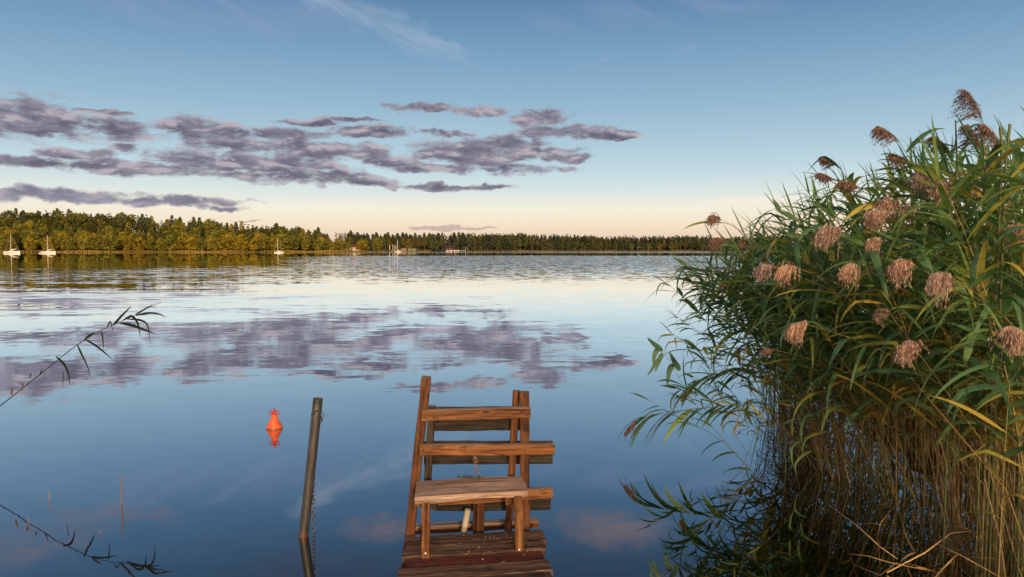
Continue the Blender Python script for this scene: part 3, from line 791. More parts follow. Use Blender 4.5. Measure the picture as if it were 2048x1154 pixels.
for i in range(7):
    px = 894.5 + i*3.7; b = at(px, 500.9, 624 + i*4); kk = 640/FOC; l = 3.1*kk*.5
    root = empty('dinghy', (b.x, b.y, .05), R(r.uniform(-20, 20)), 'one of a row of small pale boats drawn up below the red-brown hut', 'dinghy', 'small boats by the far hut')
    mb = MB(); rows = []
    for k2 in range(7):
        u = k2/6; w = l*.42*math.sin(u*PI*.85 + .35)**.8; xx = (u - .5)*2*l; sh = .75 + .35*(2*u - 1)**2
        rows.append([(xx, -w, sh), (xx, -w*.6, .05), (xx, 0, -.05), (xx, w*.6, .05), (xx, w, sh), (xx, 0, sh*.8)])
    mb.quadstrip(rows, .5, True); mb.face(rows[0]); mb.face(rows[-1]); mb.build('hull', M['pinkpaint' if i % 2 else 'hull'], root)
    mb = MB(); mb.box((-l*.2, -.5, .55), (l*.35, .5, 1.15)); mb.build('cuddy', M['whitepaint' if i % 3 else 'brownwood'], root)
a, b = at(919, 500.6, 660), at(931, 500.6, 660)
root = empty('jetty', ((a.x+b.x)/2, 660, 0), 0, 'low grey jetty right of the row of small boats on the far shore', 'jetty'); W = (b.x - a.x)/2
mb = MB(); mb.box((-W, 0, .5), (W, 2, .75)); mb.build('deck', M['greydeck'], root)
for i in range(4):
    mb = MB(); xx = -W + .2 + i*(2*W - .4)/3; mb.tube([(xx, .1, -1), (xx, .1, .9)], .12, 6); mb.build('pile', M['greydeck'], root)
for px, pt, mk, lb in ((779.5, 489.8, 'mast', 'tallest pale post left of the amber-masted sailboat'), (785.5, 489.2, 'whitepaint', 'thin white post between the tall pale post and the amber-masted sailboat'), (788.7, 491, 'whitepaint', 'short white post second left of the amber-masted sailboat'), (791.8, 491.8, 'whitepaint', 'short white post nearest the amber-masted sailboat'), (931, 494, 'whitepaint', 'lone thin pale post at the end of the low grey jetty')):
    YP = 558 if px < 900 else 665; a = at(px, pt, YP)
    mb = MB(); mb.tube([(a.x, YP, -.5), (a.x, YP, a.z)], [.26, .2] if mk == 'mast' else [.15, .12], 6)
    mb.lathe([(.001, a.z + .3), (.22, a.z + .1), (.25, a.z), (.001, a.z - .05)], (a.x, YP, 0), 8)
    tag(mb.build('mooring_post', M[mk]), lb, 'post')

# ------------------------------------------------------------------ trees
def leaf_clump(mb, c, rad, nleaf, size, r, tint, flat=.8, out=None):
    for _ in range(nleaf):
        v = Vector((r.gauss(0, 1), r.gauss(0, 1), r.gauss(0, 1) * flat)); v.normalize()
        rr_ = rad * (r.random() ** .4)
        p = c + Vector((v.x*rr_, v.y*rr_, v.z*rr_*flat))
        nrm = (v + Vector((r.uniform(-.6, .6), r.uniform(-.6, .6), r.uniform(-.2, .8)))).normalized()
        t = nrm.orthogonal().normalized(); b = nrm.cross(t); a = r.uniform(0, PI)
        t2 = t*math.cos(a) + b*math.sin(a); b2 = nrm.cross(t2); s = size*r.uniform(.6, 1.3); w = s*r.uniform(.45, .8)
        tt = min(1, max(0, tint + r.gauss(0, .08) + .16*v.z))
        mb.face([p - t2*s, p + b2*w, p + t2*s, p - b2*w], tt)
def trunk_mesh(h, r0, r, mat, top=.85, limbs=5, lean=.03):
    mb = MB(); pts = []; k = 7; dx, dy = r.uniform(-lean, lean), r.uniform(-lean, lean)
    for i in range(k + 1):
        u = i/k; pts.append(Vector((dx*h*u + .1*math.sin(u*5 + dx*90), dy*h*u, h*top*u)))
    mb.tube(pts, [r0*(1 - .8*i/k)*(1.25 if i == 0 else 1) for i in range(k + 1)], 7)
    for i in range(limbs):
        j = r.randrange(2, k); p = pts[j]; a = r.uniform(0, 2*PI); l = h*r.uniform(.14, .26)
        e = p + Vector((math.cos(a)*l, math.sin(a)*l, l*.7)); m_ = (p + e)/2 + Vector((0, 0, -.06*l))
        mb.tube([p, m_, e], [r0*.4, r0*.25, r0*.08], 5, .5, False)
    return mb.mesh('trunk', mat), pts
def broadleaf(seed):
    r = random.Random(seed); h = 15.0
    tm, pts = trunk_mesh(h, .24, r, M['birch'] if seed % 3 == 0 else M['bark'])
    mb = MB(); base_ = r.uniform(.08, .2); wid = r.uniform(.27, .37)
    for i in range(34):
        u = base_ + (1 - base_) * ((i + r.random())/34)
        env = math.sin(min(1, ((u - base_)/(1 - base_))*.86 + .14)*PI) ** .55
        a = i*2.4 + r.uniform(-.5, .5); rad = wid*h*env*r.uniform(.45, .95)
        c = Vector((math.cos(a)*rad, math.sin(a)*rad, u*h*.95))
        leaf_clump(mb, c, h*r.uniform(.10, .15), 52, h*.030, r, r.uniform(.15, .85))
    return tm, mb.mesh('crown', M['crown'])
def conifer(seed):
    r = random.Random(seed); h = 16.0; pine = seed % 2 == 0
    tm, pts = trunk_mesh(h, .2, r, M['bark'], .95, 3, .015)
    mb = MB(); base_ = r.uniform(.34, .46) if pine else r.uniform(.08, .18)
    for i in range(30):
        u = base_ + (1 - base_)*((i + r.random()*.8)/30); v = (u - base_)/(1 - base_)
        env = (1 - v)**.75*(.22 if not pine else .21)*(1 if not pine else min(1, .5 + v*2.5)) + .012
        for k in range(3):
            a = i*1.9 + k*2.1 + r.uniform(-.4, .4); rad = env*h*r.uniform(.4, .95)
            c = Vector((math.cos(a)*rad, math.sin(a)*rad, u*h - rad*(.22 if not pine else -.1)))
            leaf_clump(mb, c, h*(.028 + .04*(1 - v)), 15, h*.026, r, r.uniform(.2, .75), .6)
    leaf_clump(mb, Vector((0, 0, h*.985)), h*.02, 12, h*.016, r, .5, 1.8)
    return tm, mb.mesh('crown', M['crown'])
BL = [broadleaf(i) for i in range(9)]; CF = [conifer(100 + i) for i in range(10)]
NTREE = [0]
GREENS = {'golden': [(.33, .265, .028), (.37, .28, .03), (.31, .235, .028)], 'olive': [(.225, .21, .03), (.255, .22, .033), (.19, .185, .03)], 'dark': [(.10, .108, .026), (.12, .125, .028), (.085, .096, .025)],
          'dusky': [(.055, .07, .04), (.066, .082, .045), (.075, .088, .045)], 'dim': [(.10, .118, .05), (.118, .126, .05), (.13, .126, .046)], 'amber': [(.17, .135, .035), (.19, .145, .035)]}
def tree(kind, x, y, z, h, tone, label, r):
    proto = (BL if kind == 'broadleaf_tree' else CF); tm, cm = proto[r.randrange(len(proto))]
    k = h / (15.0 if kind == 'broadleaf_tree' else 16.0)
    t = bpy.data.objects.new(kind, None); COL.objects.link(t); t.empty_display_size = .1
    t.location = (x, y, z); t.rotation_euler = (0, 0, r.uniform(0, 2*PI)); wk = k*r.uniform(.95, 1.3); t.scale = (wk, wk, k)
    tag(t, label, 'tree', 'broadleaf trees along the far shore' if kind == 'broadleaf_tree' else 'conifers along the far shore')
    a = bpy.data.objects.new('trunk', tm); COL.objects.link(a); a.parent = t
    b = bpy.data.objects.new('crown', cm); COL.objects.link(b); b.parent = t
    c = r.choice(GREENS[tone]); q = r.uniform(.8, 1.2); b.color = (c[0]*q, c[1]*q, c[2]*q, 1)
    NTREE[0] += 1
WORD = {'golden': 'golden', 'olive': 'olive green', 'dark': 'dark green', 'dusky': 'dusky green', 'dim': 'dull green', 'amber': 'amber'}
def zone(px):
    if px < 120: return 'behind the two leftmost sailboats'
    if px < 330: return 'right of the two left sailboats'
    if px < 500: return 'left of the lone sailboat'
    if px < 610: return 'behind the lone sailboat'
    if px < 690: return 'at the low tip of the golden wood'
    if px < 770: return 'behind the red roofed boathouse'
    if px < 860: return 'behind the amber-masted sailboat'
    if px < 950: return 'behind the red-brown hut and small boats'
    if px < 1150: return 'in the middle of the dark far wood'
    if px < 1300: return 'left of the tiniest sailboat'
    if px < 1420: return 'near the tiniest sailboat'
    return 'glimpsed past the edge of the tall reeds'
rt = random.Random(21)
def forest_left():
    for row in range(6):
        x = -366.0
        while x < -103:
            x += rt.uniform(5.6, 7.8) if row < 2 else rt.uniform(4.8, 7.2)
            yy = shore_y(x) + 9 + row*12 + rt.uniform(-4, 4)
            px = 1024 + x/yy*FOC
            if px < -60: continue
            tip = sstep(-150, -112, x)
            if row > 2 and tip > .6: continue
            z = ground_z(x, yy) - .1
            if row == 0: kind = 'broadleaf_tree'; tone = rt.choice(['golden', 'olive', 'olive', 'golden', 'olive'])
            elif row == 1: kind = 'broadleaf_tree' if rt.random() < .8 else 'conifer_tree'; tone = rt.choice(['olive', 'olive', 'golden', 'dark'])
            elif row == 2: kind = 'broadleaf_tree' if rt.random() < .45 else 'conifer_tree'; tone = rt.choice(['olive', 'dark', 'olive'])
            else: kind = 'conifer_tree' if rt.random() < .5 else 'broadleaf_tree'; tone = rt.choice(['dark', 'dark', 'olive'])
            h = (10.5 + row*.9) * rt.uniform(.84, 1.12) * (1 - .25*tip) + (.8 if kind == 'conifer_tree' and row > 2 else 0)
            where = ('at the waterside ' if row == 0 else 'partway up the slope ' if row < 3 else 'on the skyline ')
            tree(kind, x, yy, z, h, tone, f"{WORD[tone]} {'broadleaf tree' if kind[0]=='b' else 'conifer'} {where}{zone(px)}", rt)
def forest_right():
    for row in range(3):
        x = -150.0
        while x < 262:
            x += rt.uniform(3.3, 5.0) if row else rt.uniform(4.0, 6.4)
            s = 690 + 8*math.sin(x*.021)
            if x < -60: s = 648
            yy = s + 8 + row*9 + rt.uniform(-3, 3)
            px = 1024 + x/yy*FOC
            if px < 655: continue
            z = ground_z(x, yy) - .1
            if px < 950: kind = 'conifer_tree' if rt.random() < (.72 if row == 0 else .95) else 'broadleaf_tree'
            else: kind = 'conifer_tree' if rt.random() < (.45 if row == 0 else .85) else 'broadleaf_tree'
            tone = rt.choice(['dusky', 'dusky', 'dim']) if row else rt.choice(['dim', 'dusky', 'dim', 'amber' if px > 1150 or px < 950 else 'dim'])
            base_h = 14.2 - 2.8*sstep(950, 1300, px)
            h = base_h*(1.0 if row else (.72 if kind[0] == 'b' else .85))*rt.uniform(.88, 1.12) + row*.6
            if 886 < px < 909 and row == 0: continue
            where = ('at the water edge ' if row == 0 else 'in the second row ' if row == 1 else 'on the skyline ')
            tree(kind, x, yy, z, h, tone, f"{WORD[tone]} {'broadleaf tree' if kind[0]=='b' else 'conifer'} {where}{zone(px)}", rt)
forest_left(); forest_right()
# the wood behind reads as one mass
def backwood():
    mb = MB(); r = random.Random(31)
    for i in range(1000):
        if i < 240:
            x = r.uniform(-400, -150); y = shore_y(x) + r.uniform(40, 110); h = r.uniform(11, 15)
            z = ground_z(x, y)
        else:
            x = r.uniform(-180, 620) if i % 3 else r.uniform(-110, 200); y = 690 + r.uniform(32, 75); h = r.uniform(11.5, 15.5) - 2.5*sstep(-30, 120, x); z = ground_z(x, y)
        for k in range(9):
            v = k/8; rad = 2.3*(1 - v)**.7 + .3
            leaf_clump(mb, Vector((x + r.uniform(-.7, .7), y, z + h*(.04 + .96*v))), rad, 10, .7, r, r.uniform(.15, .6), .8)
        mb.tube([(x, y, z - .3), (x, y, z + h*.8)], [.2, .08], 5, .2)
    o = mb.build('distant_wood', M['crown']); o.color = (.07, .085, .04, 1)
    tag(o, 'dark wood filling in behind the rows of shore trees', 'wood', kind='stuff')
backwood()
# reed belt along the far shore
def belt():
    mb = MB(); r = random.Random(41); x = -420.0
    while x < 560:
        x += .16 if x < -100 else .30
        sy = shore_y(x)
        if -66 < x < -40: continue
        for _ in range(2):
            yy = sy + r.uniform(-4, 5); h = (1.15 + .25*math.sin(x*.21) + .15*math.sin(x*.83 + 2))*r.uniform(.7, 1.15) * (1.25 if -112 < x < -66 else .9 if x < -40 else .85)
            w = r.uniform(.06, .16); a = r.uniform(-.3, .3); t = min(1, max(0, .5 + .25*math.sin(x*.09) + r.gauss(0, .14))) * (1 if x < -40 else .55)
            mb.face([(x - w, yy, -.1), (x + w, yy, -.1), (x + w*.6 + a, yy, h), (x - w*.6 + a, yy, h*r.uniform(.85, 1))], t)
    tag(mb.build('shore_reeds', M['belt']), 'straw-coloured belt of reeds along the foot of the far woods', 'reeds', kind='stuff')
belt()

# ------------------------------------------------------------------ reeds
def blade(mb, p, d, L, w, r, tint, droop=1.0, seg=8, kink=None, face_to=None):
    """one reed leaf: starts at p, heads along d, bends over under its weight"""
    d = Vector(d).normalized(); step = L/seg; rows = []; q = Vector(p)
    side = d.cross(Vector((0, 0, 1)))
    if side.length < .05: side = Vector((1, 0, 0))
    side.normalize(); tw = r.uniform(-.5, .5); tws = r.uniform(-.9, .9)
    for i in range(seg + 1):
        u = i/seg
        ww = w*min(1, .35 + u*3.2)*(1 - u**2.0)**.9 if u < 1 else .0004
        s = side.cross(d); ang = tw + tws*u
        sv_ = side*math.cos(ang) + s*math.sin(ang); nn = sv_.cross(d)
        rows.append([q - sv_*ww*.5, q + nn*ww*.10, q + sv_*ww*.5])
        g = droop*(.08 + .42*u)*step/.06
        if kink and abs(u - kink) < .5/seg: g += 1.6
        d = (d + Vector((0, 0, -1))*g*.35).normalized(); q = q + d*step
    mb.quadstrip(rows, tint)
def blade_pts(mb, pts, w, tint, tw=0.4):
    """leaf through three or more given points"""
    P = [Vector(p) for p in pts]; seg = 8; rows = []
    def cr(t):
        n_ = len(P) - 1; f = min(t*n_, n_ - 1e-6); i = int(f); u = f - i
        a, b, c_, d_ = P[max(i-1, 0)], P[i], P[i+1], P[min(i+2, n_)]
        return .5*((2*b) + (c_ - a)*u + (2*a - 5*b + 4*c_ - d_)*u*u + (3*b - a - 3*c_ + d_)*u**3)
    for i in range(seg + 1):
        u = i/seg; q = cr(u); d = (cr(min(1, u + .02)) - cr(max(0, u - .02))).normalized()
        sd_ = d.cross(Vector((0, 1, 0)));
        if sd_.length < .05: sd_ = Vector((1, 0, 0))
        sd_.normalize(); nn = sd_.cross(d); sv_ = sd_*math.cos(tw*u) + nn*math.sin(tw*u)
        ww = w*min(1, .4 + u*3)*(1 - u**2.2)**.9 if u < 1 else .0004
        rows.append([q - sv_*ww*.5, q + nn*ww*.12, q + sv_*ww*.5])
    mb.quadstrip(rows, tint)
def plume_into(mb, p, d, L, r, fluffy=True, wind=Vector((-.25, -.1, 0)), nb=None):
    """a nodding panicle: an arched axis with many drooping, spikelet-bearing branchlets"""
    axis = []; q = Vector(p); d = Vector(d).normalized(); n_ = 9
    for i in range(n_):
        axis.append(q.copy()); d = (d + Vector((0, 0, -.10 if fluffy else -.05)) + wind*.12).normalized(); q = q + d*L*.75/n_
    mb.tube(axis, [.0022*(1 - .7*i/n_) for i in range(n_)], 4, .2, False)
    sweep = Vector((r.uniform(-.55, .25), r.uniform(-.4, .1), 0)) if fluffy else Vector((0, 0, 0))
    for k in range(nb or (165 if fluffy else 85)):
        s = r.random()**(.65 if fluffy else .8); i = min(n_ - 2, int(s*(n_ - 1))); b0 = axis[i].lerp(axis[i+1], s*(n_-1) - i)
        a = r.uniform(0, 2*PI); dd = (axis[i+1] - axis[i]).normalized()
        out = Vector((math.cos(a), math.sin(a), r.uniform(.0, .5)))
        dr_ = (out*(r.uniform(.2, .95) if fluffy else .5) + dd*r.uniform(.7, 1.3) + sweep*.5 + wind*(.4 if fluffy else 1.5)).normalized()
        bl = L*((.95 - .45*s)*r.uniform(.3, 1.15) if fluffy else (.62 - .33*s)*r.uniform(.55, 1.05)); m_ = 7; q = b0.copy(); tint0 = r.uniform(.1, .95)
        gdrop = r.uniform(.25, .6) if fluffy else .2
        pts = [q.copy()]
        for j in range(m_):
            dr_ = (dr_ + Vector((0, 0, -gdrop)) + wind*(.05 if fluffy else .12)).normalized(); q = q + dr_*bl/m_; pts.append(q.copy())
        for j in range(m_):
            a0, a1 = pts[j], pts[j+1]; sd_ = (a1 - a0).cross(Vector((r.uniform(-1, 1), r.uniform(-1, 1), .3)))
            if sd_.length < 1e-6: continue
            sd_ = sd_.normalized()*.0009
            mb.face([a0 - sd_, a0 + sd_, a1 + sd_, a1 - sd_], .2)
            if j >= 1:
                for _ in range((4 if j < 5 else 2) if fluffy else 3):
                    c = a0.lerp(a1, r.random()) + Vector((r.gauss(0, .004), r.gauss(0, .004), 0))
                    sl_ = r.uniform(.009, .018); dn = (Vector((r.gauss(0, .28), r.gauss(0, .28), -1)) + dr_*.9).normalized()
                    sw = dn.cross(Vector((r.uniform(-1, 1), r.uniform(-1, 1), .1))).normalized()*r.uniform(.0011, .0023)
                    mb.face([c - dn*sl_*.5, c + sw, c + dn*sl_, c - sw], max(0, min(1, tint0 + r.gauss(0, .15))))
def bez(a, b, c, t): return a*(1-t)**2 + b*2*t*(1-t) + c*t*t
def reed_geo(base_, ctrl, tip, r, lw=.026, nl=11, t0=.3, yellow=.12, bias=None, r0=.0048):
    """stem mesh builder, leaf mesh builder and end direction"""
    sm, lm = MB(), MB(); pts = [bez(base_, ctrl, tip, i/12) for i in range(13)]
    sm.tube(pts, [r0*(1 - .62*i/12) for i in range(13)], 5, r.uniform(.25, .75), False)
    for i in range(1, 12, 2):
        sm.tube([pts[i] - (pts[i]-pts[i-1])*.03, pts[i] + (pts[i]-pts[i-1])*.03], r0*1.2*(1 - .55*i/12), 5, .9, False)
    Hh = (tip - base_).length; az0 = r.uniform(0, 2*PI)
    for k in range(nl):
        t = t0 + (1 - t0)*(k + r.uniform(-.3, .3) + .5)/nl; t = max(.05, min(.99, t)); p = bez(base_, ctrl, tip, t)
        sd_ = (bez(base_, ctrl, tip, min(1, t + .02)) - bez(base_, ctrl, tip, t - .02)).normalized()
        a = az0 + (PI if k % 2 else 0) + r.uniform(-.7, .7)
        out = Vector((math.cos(a), math.sin(a), 0))
        if bias is not None: out = (out + bias*r.uniform(.3, 1.1)).normalized()
        d = (sd_*r.uniform(.6, 1.35) + out).normalized()
        Ll = Hh*.155*r.uniform(.75, 1.45)*(1 - .25*max(0, t - .85)/.15)
        tint = r.uniform(0, .62)
        if r.random() < yellow: tint = r.uniform(.66, .82)
        if r.random() < yellow*.45: tint = r.uniform(.86, 1)
        if t < .5 and r.random() < .5: tint = r.uniform(.8, 1.0)
        blade(lm, p, d, Ll, lw*r.uniform(.65, 1.25), r, tint, r.uniform(.7, 2.3), 8, r.uniform(.25, .6) if r.random() < .3 else None)
    return sm, lm, (tip - bez(base_, ctrl, tip, .93)).normalized()

# plumed reeds one by one: (px, py of the plume's root, distance, plume length, fluffy, label)
PL = [
 (1968,252,4.6,.34,0,'tallest reed, its dark feathery plume streaming left against the sky'),
 (1800,285,5.0,.30,0,'reed with dark feathery plume against the sky, left of the tallest reed'),
 (1676,332,5.6,.20,0,'reed with small dark plume standing alone against the sky on the sloping edge'),
 (1668,362,5.6,.20,0,'reed with thin spread plume just below the small lone dark plume'),
 (1722,378,5.3,.21,0,'reed with brown plume at the upper slope, right of two thin dark plumes'),
 (1822,330,5.0,.24,0,'reed with brown plume hanging under the left of the two skyline plumes'),
 (1872,368,4.8,.25,1,'reed with broad brown plume between the two big skyline plumes'),
 (1898,305,4.8,.24,0,'reed with thin brown plume below and left of the tallest plume'),
 (1962,300,4.6,.28,0,'reed with ragged brown plume directly under the tallest plume'),
 (2005,300,4.4,.26,0,'reed with brown plume beside the two cut reed tops at upper right'),
 (1906,380,4.6,.19,1,'reed with small upright pink plume at mid height, right of the double plume'),
 (1790,412,4.7,.19,1,'reed with pink plume, upper half of the double plume'),
 (1774,432,4.6,.20,1,'reed with pink plume, lower half of the double plume'),
 (1830,424,4.7,.16,1,'reed with small pink plume right of the double plume'),
 (1682,462,4.6,.25,1,'reed with broadest pink plume nodding left of the double plume'),
 (1766,484,4.5,.14,1,'reed with small reddish plume right of the broadest pink plume'),
 (1452,482,6.2,.20,1,'reed with dark reddish plume in front of the far wood at the left edge'),
 (1440,437,6.4,.15,1,'reed with slim plume curling left above the far treeline'),
 (1494,490,6.2,.12,1,'reed with small reddish plume right of the dark reddish one by the far wood'),
 (1552,535,5.0,.19,1,'reed with pink plume, left one of a touching pair at mid left'),
 (1598,537,4.9,.20,1,'reed with pink plume, right one of a touching pair at mid left'),
 (1722,535,4.5,.19,1,'reed with narrow pink plume crossed by a yellow leaf'),
 (1832,532,4.2,.22,1,'reed with large pink plume left of the palest plume'),
 (1905,556,3.7,.21,1,'reed with palest pink plume above a fan of long hanging leaves'),
 (1618,650,4.6,.20,1,'reed with pink plume nodding low over the water side'),
 (1842,694,3.9,.18,1,'reed with straw-pink plume low in front of green leaves'),
 (2026,690,3.5,.19,1,'reed with straw-pink plume among yellow leaves at the right edge'),
 (2040,478,4.0,.14,1,'reed with reddish plume half cut by the right edge'),
 (1782,624,4.9,.15,1,'reed with shadowed brown plume deep among the leaves'),
 (1552,700,5.4,.13,0,'reed with dim plume deep in shade near the water side'),
 (1462,568,6.3,.12,0,'reed with thin dark plume over open water at the left edge'),
 (1948,378,4.9,.20,1,'reed with dull brown plume behind the small upright pink one'),
]
def clampx(px, Y):
    return at(px, 600, Y).x
rp = random.Random(51)
NR = [0]
def add_reed(sm, lm, pm, label, group, base_, pmat='plume'):
    root = empty('common_reed', base_, 0, label, 'reed', group); Minv = Matrix.Translation(-Vector(base_))
    sm.build('stem', M['stem'], root, True, Minv)
    if lm.v: lm.build('foliage', M['leaf'], root, True, Minv)
    if pm is not None: pm.build('plume', M[pmat], root, False, Minv)
    NR[0] += 1
for (px, py, Y, L, fl_, lab) in PL:
    tip = at(px, py, Y)
    bx = max(tip.x + rp.uniform(.0, .25), bed_x(Y) + rp.uniform(.05, .3) if px < 1950 else tip.x + rp.uniform(-.05, .1))
    base_ = Vector((bx, Y + rp.uniform(-.1, .35), -.25)); ctrl = Vector((bx + .1*(bx - tip.x), base_.y, tip.z*.72))
    sm, lm, ed = reed_geo(base_, ctrl, tip, rp, .050, 10, .34, .15, Vector((-.6, -.25, 0)))
    if fl_ and Y < 4.7:
        for _ in range(7 if Y < 4.0 else 4):
            tt = rp.uniform(.84, .97); a = rp.uniform(0, 2*PI)
            blade(lm, bez(base_, ctrl, tip, tt), (math.cos(a)*.8, math.sin(a)*.6 - .35, rp.uniform(.2, 1.0)), rp.uniform(.38, .6), rp.uniform(.026, .044), rp, rp.choice([rp.uniform(.2, .6), rp.uniform(.5, .85)]), rp.uniform(1.4, 2.6), 9, rp.uniform(.2, .4))
    pm = MB(); plume_into(pm, tip, (ed + Vector((-.35, -.1, .2))).normalized() if not fl_ else (ed + Vector((-.1, -.35, .35))), L*(1.0 if fl_ else 1.05), rp, bool(fl_))
    add_reed(sm, lm, pm, lab, 'plumed reeds in the reed bed', base_, 'plume' if fl_ and Y < 6 else 'plumedark')

# hero leaning reeds, traced through their real positions
def hero(path, leaves, plume, label, r0=.004, group=None, mat_leaf='leaf', hangs=None, seed=1, lw=.02):
    r = random.Random(seed); P = [Vector(p) for p in path]; base_ = P[0].copy(); Mi = Matrix.Translation(-base_)
    sm, lm = MB(), MB(); pts = []
    n_ = len(P) - 1
    def cr(t):
        f = min(t*n_, n_ - 1e-6); i = int(f); u = f - i
        a, b, c_, d_ = P[max(i-1, 0)], P[i], P[i+1], P[min(i+2, n_)]
        return .5*((2*b) + (c_ - a)*u + (2*a - 5*b + 4*c_ - d_)*u*u + (3*b - a - 3*c_ + d_)*u**3)
    K = 26; pts = [cr(i/K) for i in range(K + 1)]
    sm.tube(pts, [r0*(1 - .6*i/K) for i in range(K + 1)], 6, .25)
    for l in leaves: blade_pts(lm, l[0], l[1], l[2] if len(l) > 2 else r.uniform(.05, .4), r.uniform(-.5, .5))
    if hangs:
        t0, t1, cnt, Lh, lean = hangs
        for i in range(cnt):
            t = t0 + (t1 - t0)*(i + r.uniform(-.2, .2))/max(1, cnt - 1); p = cr(max(0, min(.999, t)))
            d = (cr(min(.999, t + .03)) - cr(max(0, t - .03))).normalized()
            dd = d*r.uniform(.5, 1.0) + Vector((0, r.uniform(-.5, .5), r.uniform(-.3, .5))) + lean
            blade(lm, p, dd, Lh*r.uniform(.7, 1.2), lw*r.uniform(.7, 1.2), r, r.uniform(.05, .6), r.uniform(1.4, 2.6), 8)
    root = empty('common_reed', base_, 0, label, 'reed', group)
    sm.build('stem', M['stem'] if mat_leaf == 'leaf' else M[mat_leaf], root, True, Mi)
    if lm.v: lm.build('foliage', M[mat_leaf], root, True, Mi)
    if plume:
        pm = MB(); plume_into(pm, P[-1], plume[0], plume[1], r, False, Vector((-.1, 0, -.25)), 70); pm.build('plume', M['plumedark'], root, False, Mi)
    return root

def Lf(pts, w, t=None): return ([at(*p) for p in pts], w*(.8 if pts[0][0] < 400 else 1.7)) + ((t,) if t is not None else ())
Y0 = 7.2
hero([(-5.75, 6.75, -.3), at(-120, 905, 6.9), at(0, 812, 7.03), at(85, 745, 7.12), at(150, 693, 7.25), at(205, 659, 7.4), at(258, 636, 7.55), at(296, 616, 7.68), at(324, 603, 7.75)],
     [Lf([(112,713,Y0),(128,728,7.1),(137,748,7.05),(140,772,7.0)], .034), Lf([(127,745,7.1),(126,760,7.1),(125,773,7.1)], .012), Lf([(155,690,Y0),(164,710,7.2),(175,733,7.15),(181,754,7.1)], .030),
      Lf([(172,680,7.3),(190,690,7.2),(208,704,7.1),(226,720,7.0)], .028), Lf([(168,681,7.3),(180,670,7.3),(190,664,7.3)], .030), Lf([(203,663,7.4),(206,680,7.4),(207,701,7.4)], .022),
      Lf([(214,655,7.4),(220,643,7.4),(223,650,7.4),(226,665,7.4)], .022), Lf([(226,651,7.45),(244,631,7.45),(264,611,7.45)], .034), Lf([(240,646,7.5),(262,650,7.4),(290,660,7.3),(312,668,7.25)], .042),
      Lf([(246,641,7.5),(262,632,7.5),(272,640,7.45),(278,655,7.4),(281,677,7.4)], .036), Lf([(254,638,7.55),(280,640,7.5),(294,648,7.5),(298,665,7.5),(300,685,7.5)], .03), Lf([(272,631,7.6),(296,626,7.5),(318,628,7.5),(333,635,7.45)], .030),
      Lf([(270,630,7.6),(290,618,7.65),(306,609,7.7)], .024), Lf([(22,790,7.0),(25,778,7.0),(27,775,7.0)], .03, .95), Lf([(42,768,7.05),(46,770,7.0),(44,783,7.0)], .03, .95), Lf([(80,750,7.1),(85,735,7.1)], .02), Lf([(60,755,7.1),(62,748,7.1),(61,745,7.1)], .02)],
     None, 'single reed bending in from the left edge over the open water', .0055, None, 'darkreed', None, 3)
hero([(2.45, 6.5, -.2), at(1560, 800, 6.6), at(1500, 741, 6.7), at(1450, 745, 6.8), at(1405, 757, 6.85), at(1378, 770, 6.88)], [], ((-.55, 0, -.8), .19), 'reed arching left over the water with a dark plume, upper of two arching ones', .0038, 'reeds leaning over the water', 'leaf', (.35, .84, 13, .36, Vector((-.35, 0, -.4))), 5, .058)
hero([(2.5, 6.6, -.2), at(1600, 860, 6.7), at(1510, 812, 6.8), at(1420, 815, 6.85), at(1350, 822, 6.88), at(1300, 830, 6.89), at(1275, 836, 6.89)], [], ((-.8, 0, -.6), .23), 'reed arching farthest left with a drooping plume close above the water', .0038, 'reeds leaning over the water', 'leaf', (.38, .87, 18, .42, Vector((-.2, 0, -.55))), 6, .066)
hero([(2.3, 6.45, -.15), at(1470, 905, 6.5), at(1410, 835, 6.55), at(1370, 775, 6.6), at(1330, 708, 6.7), at(1312, 690, 6.7)],
     [Lf([(1325,702,6.7),(1308,688,6.65),(1294,675,6.6)], .03), Lf([(1316,697,6.7),(1309,710,6.7),(1306,730,6.7)], .03), Lf([(1325,706,6.7),(1318,722,6.7),(1310,745,6.7)], .028), Lf([(1360,741,6.65),(1348,722,6.6),(1338,702,6.6)], .032), Lf([(1345,728,6.65),(1338,745,6.65),(1334,772,6.65)], .034), Lf([(1318,715,6.7),(1306,735,6.7),(1294,752,6.7)], .02)],
     None, 'thin leafy reed slanting up to the left, lowest tip over open water', .0034, 'reeds leaning over the water', 'leaf', (.12, .62, 8, .32, Vector((-.3, 0, -.2))), 7, .045)
hero([(2.35, 6.5, -.15), at(1478, 880, 6.6), at(1440, 790, 6.7), at(1412, 722, 6.75), at(1395, 700, 6.8)], [], None, 'slender reed with spiky leaf tuft beside the thin leafy slanting one', .003, 'reeds leaning over the water', 'leaf', (.45, 1.0, 16, .24, Vector((-.5, 0, .5))), 8, .032)
hero([(2.4, 6.7, -.15), at(1520, 960, 6.7), at(1440, 880, 6.75), at(1350, 830, 6.8), at(1297, 800, 6.8)], [], None, 'reed lying low to the left with two limp leaves at its tip', .003, 'reeds leaning over the water', 'leaf', (.6, 1.0, 8, .25, Vector((-.4, 0, -.2))), 9, .036)

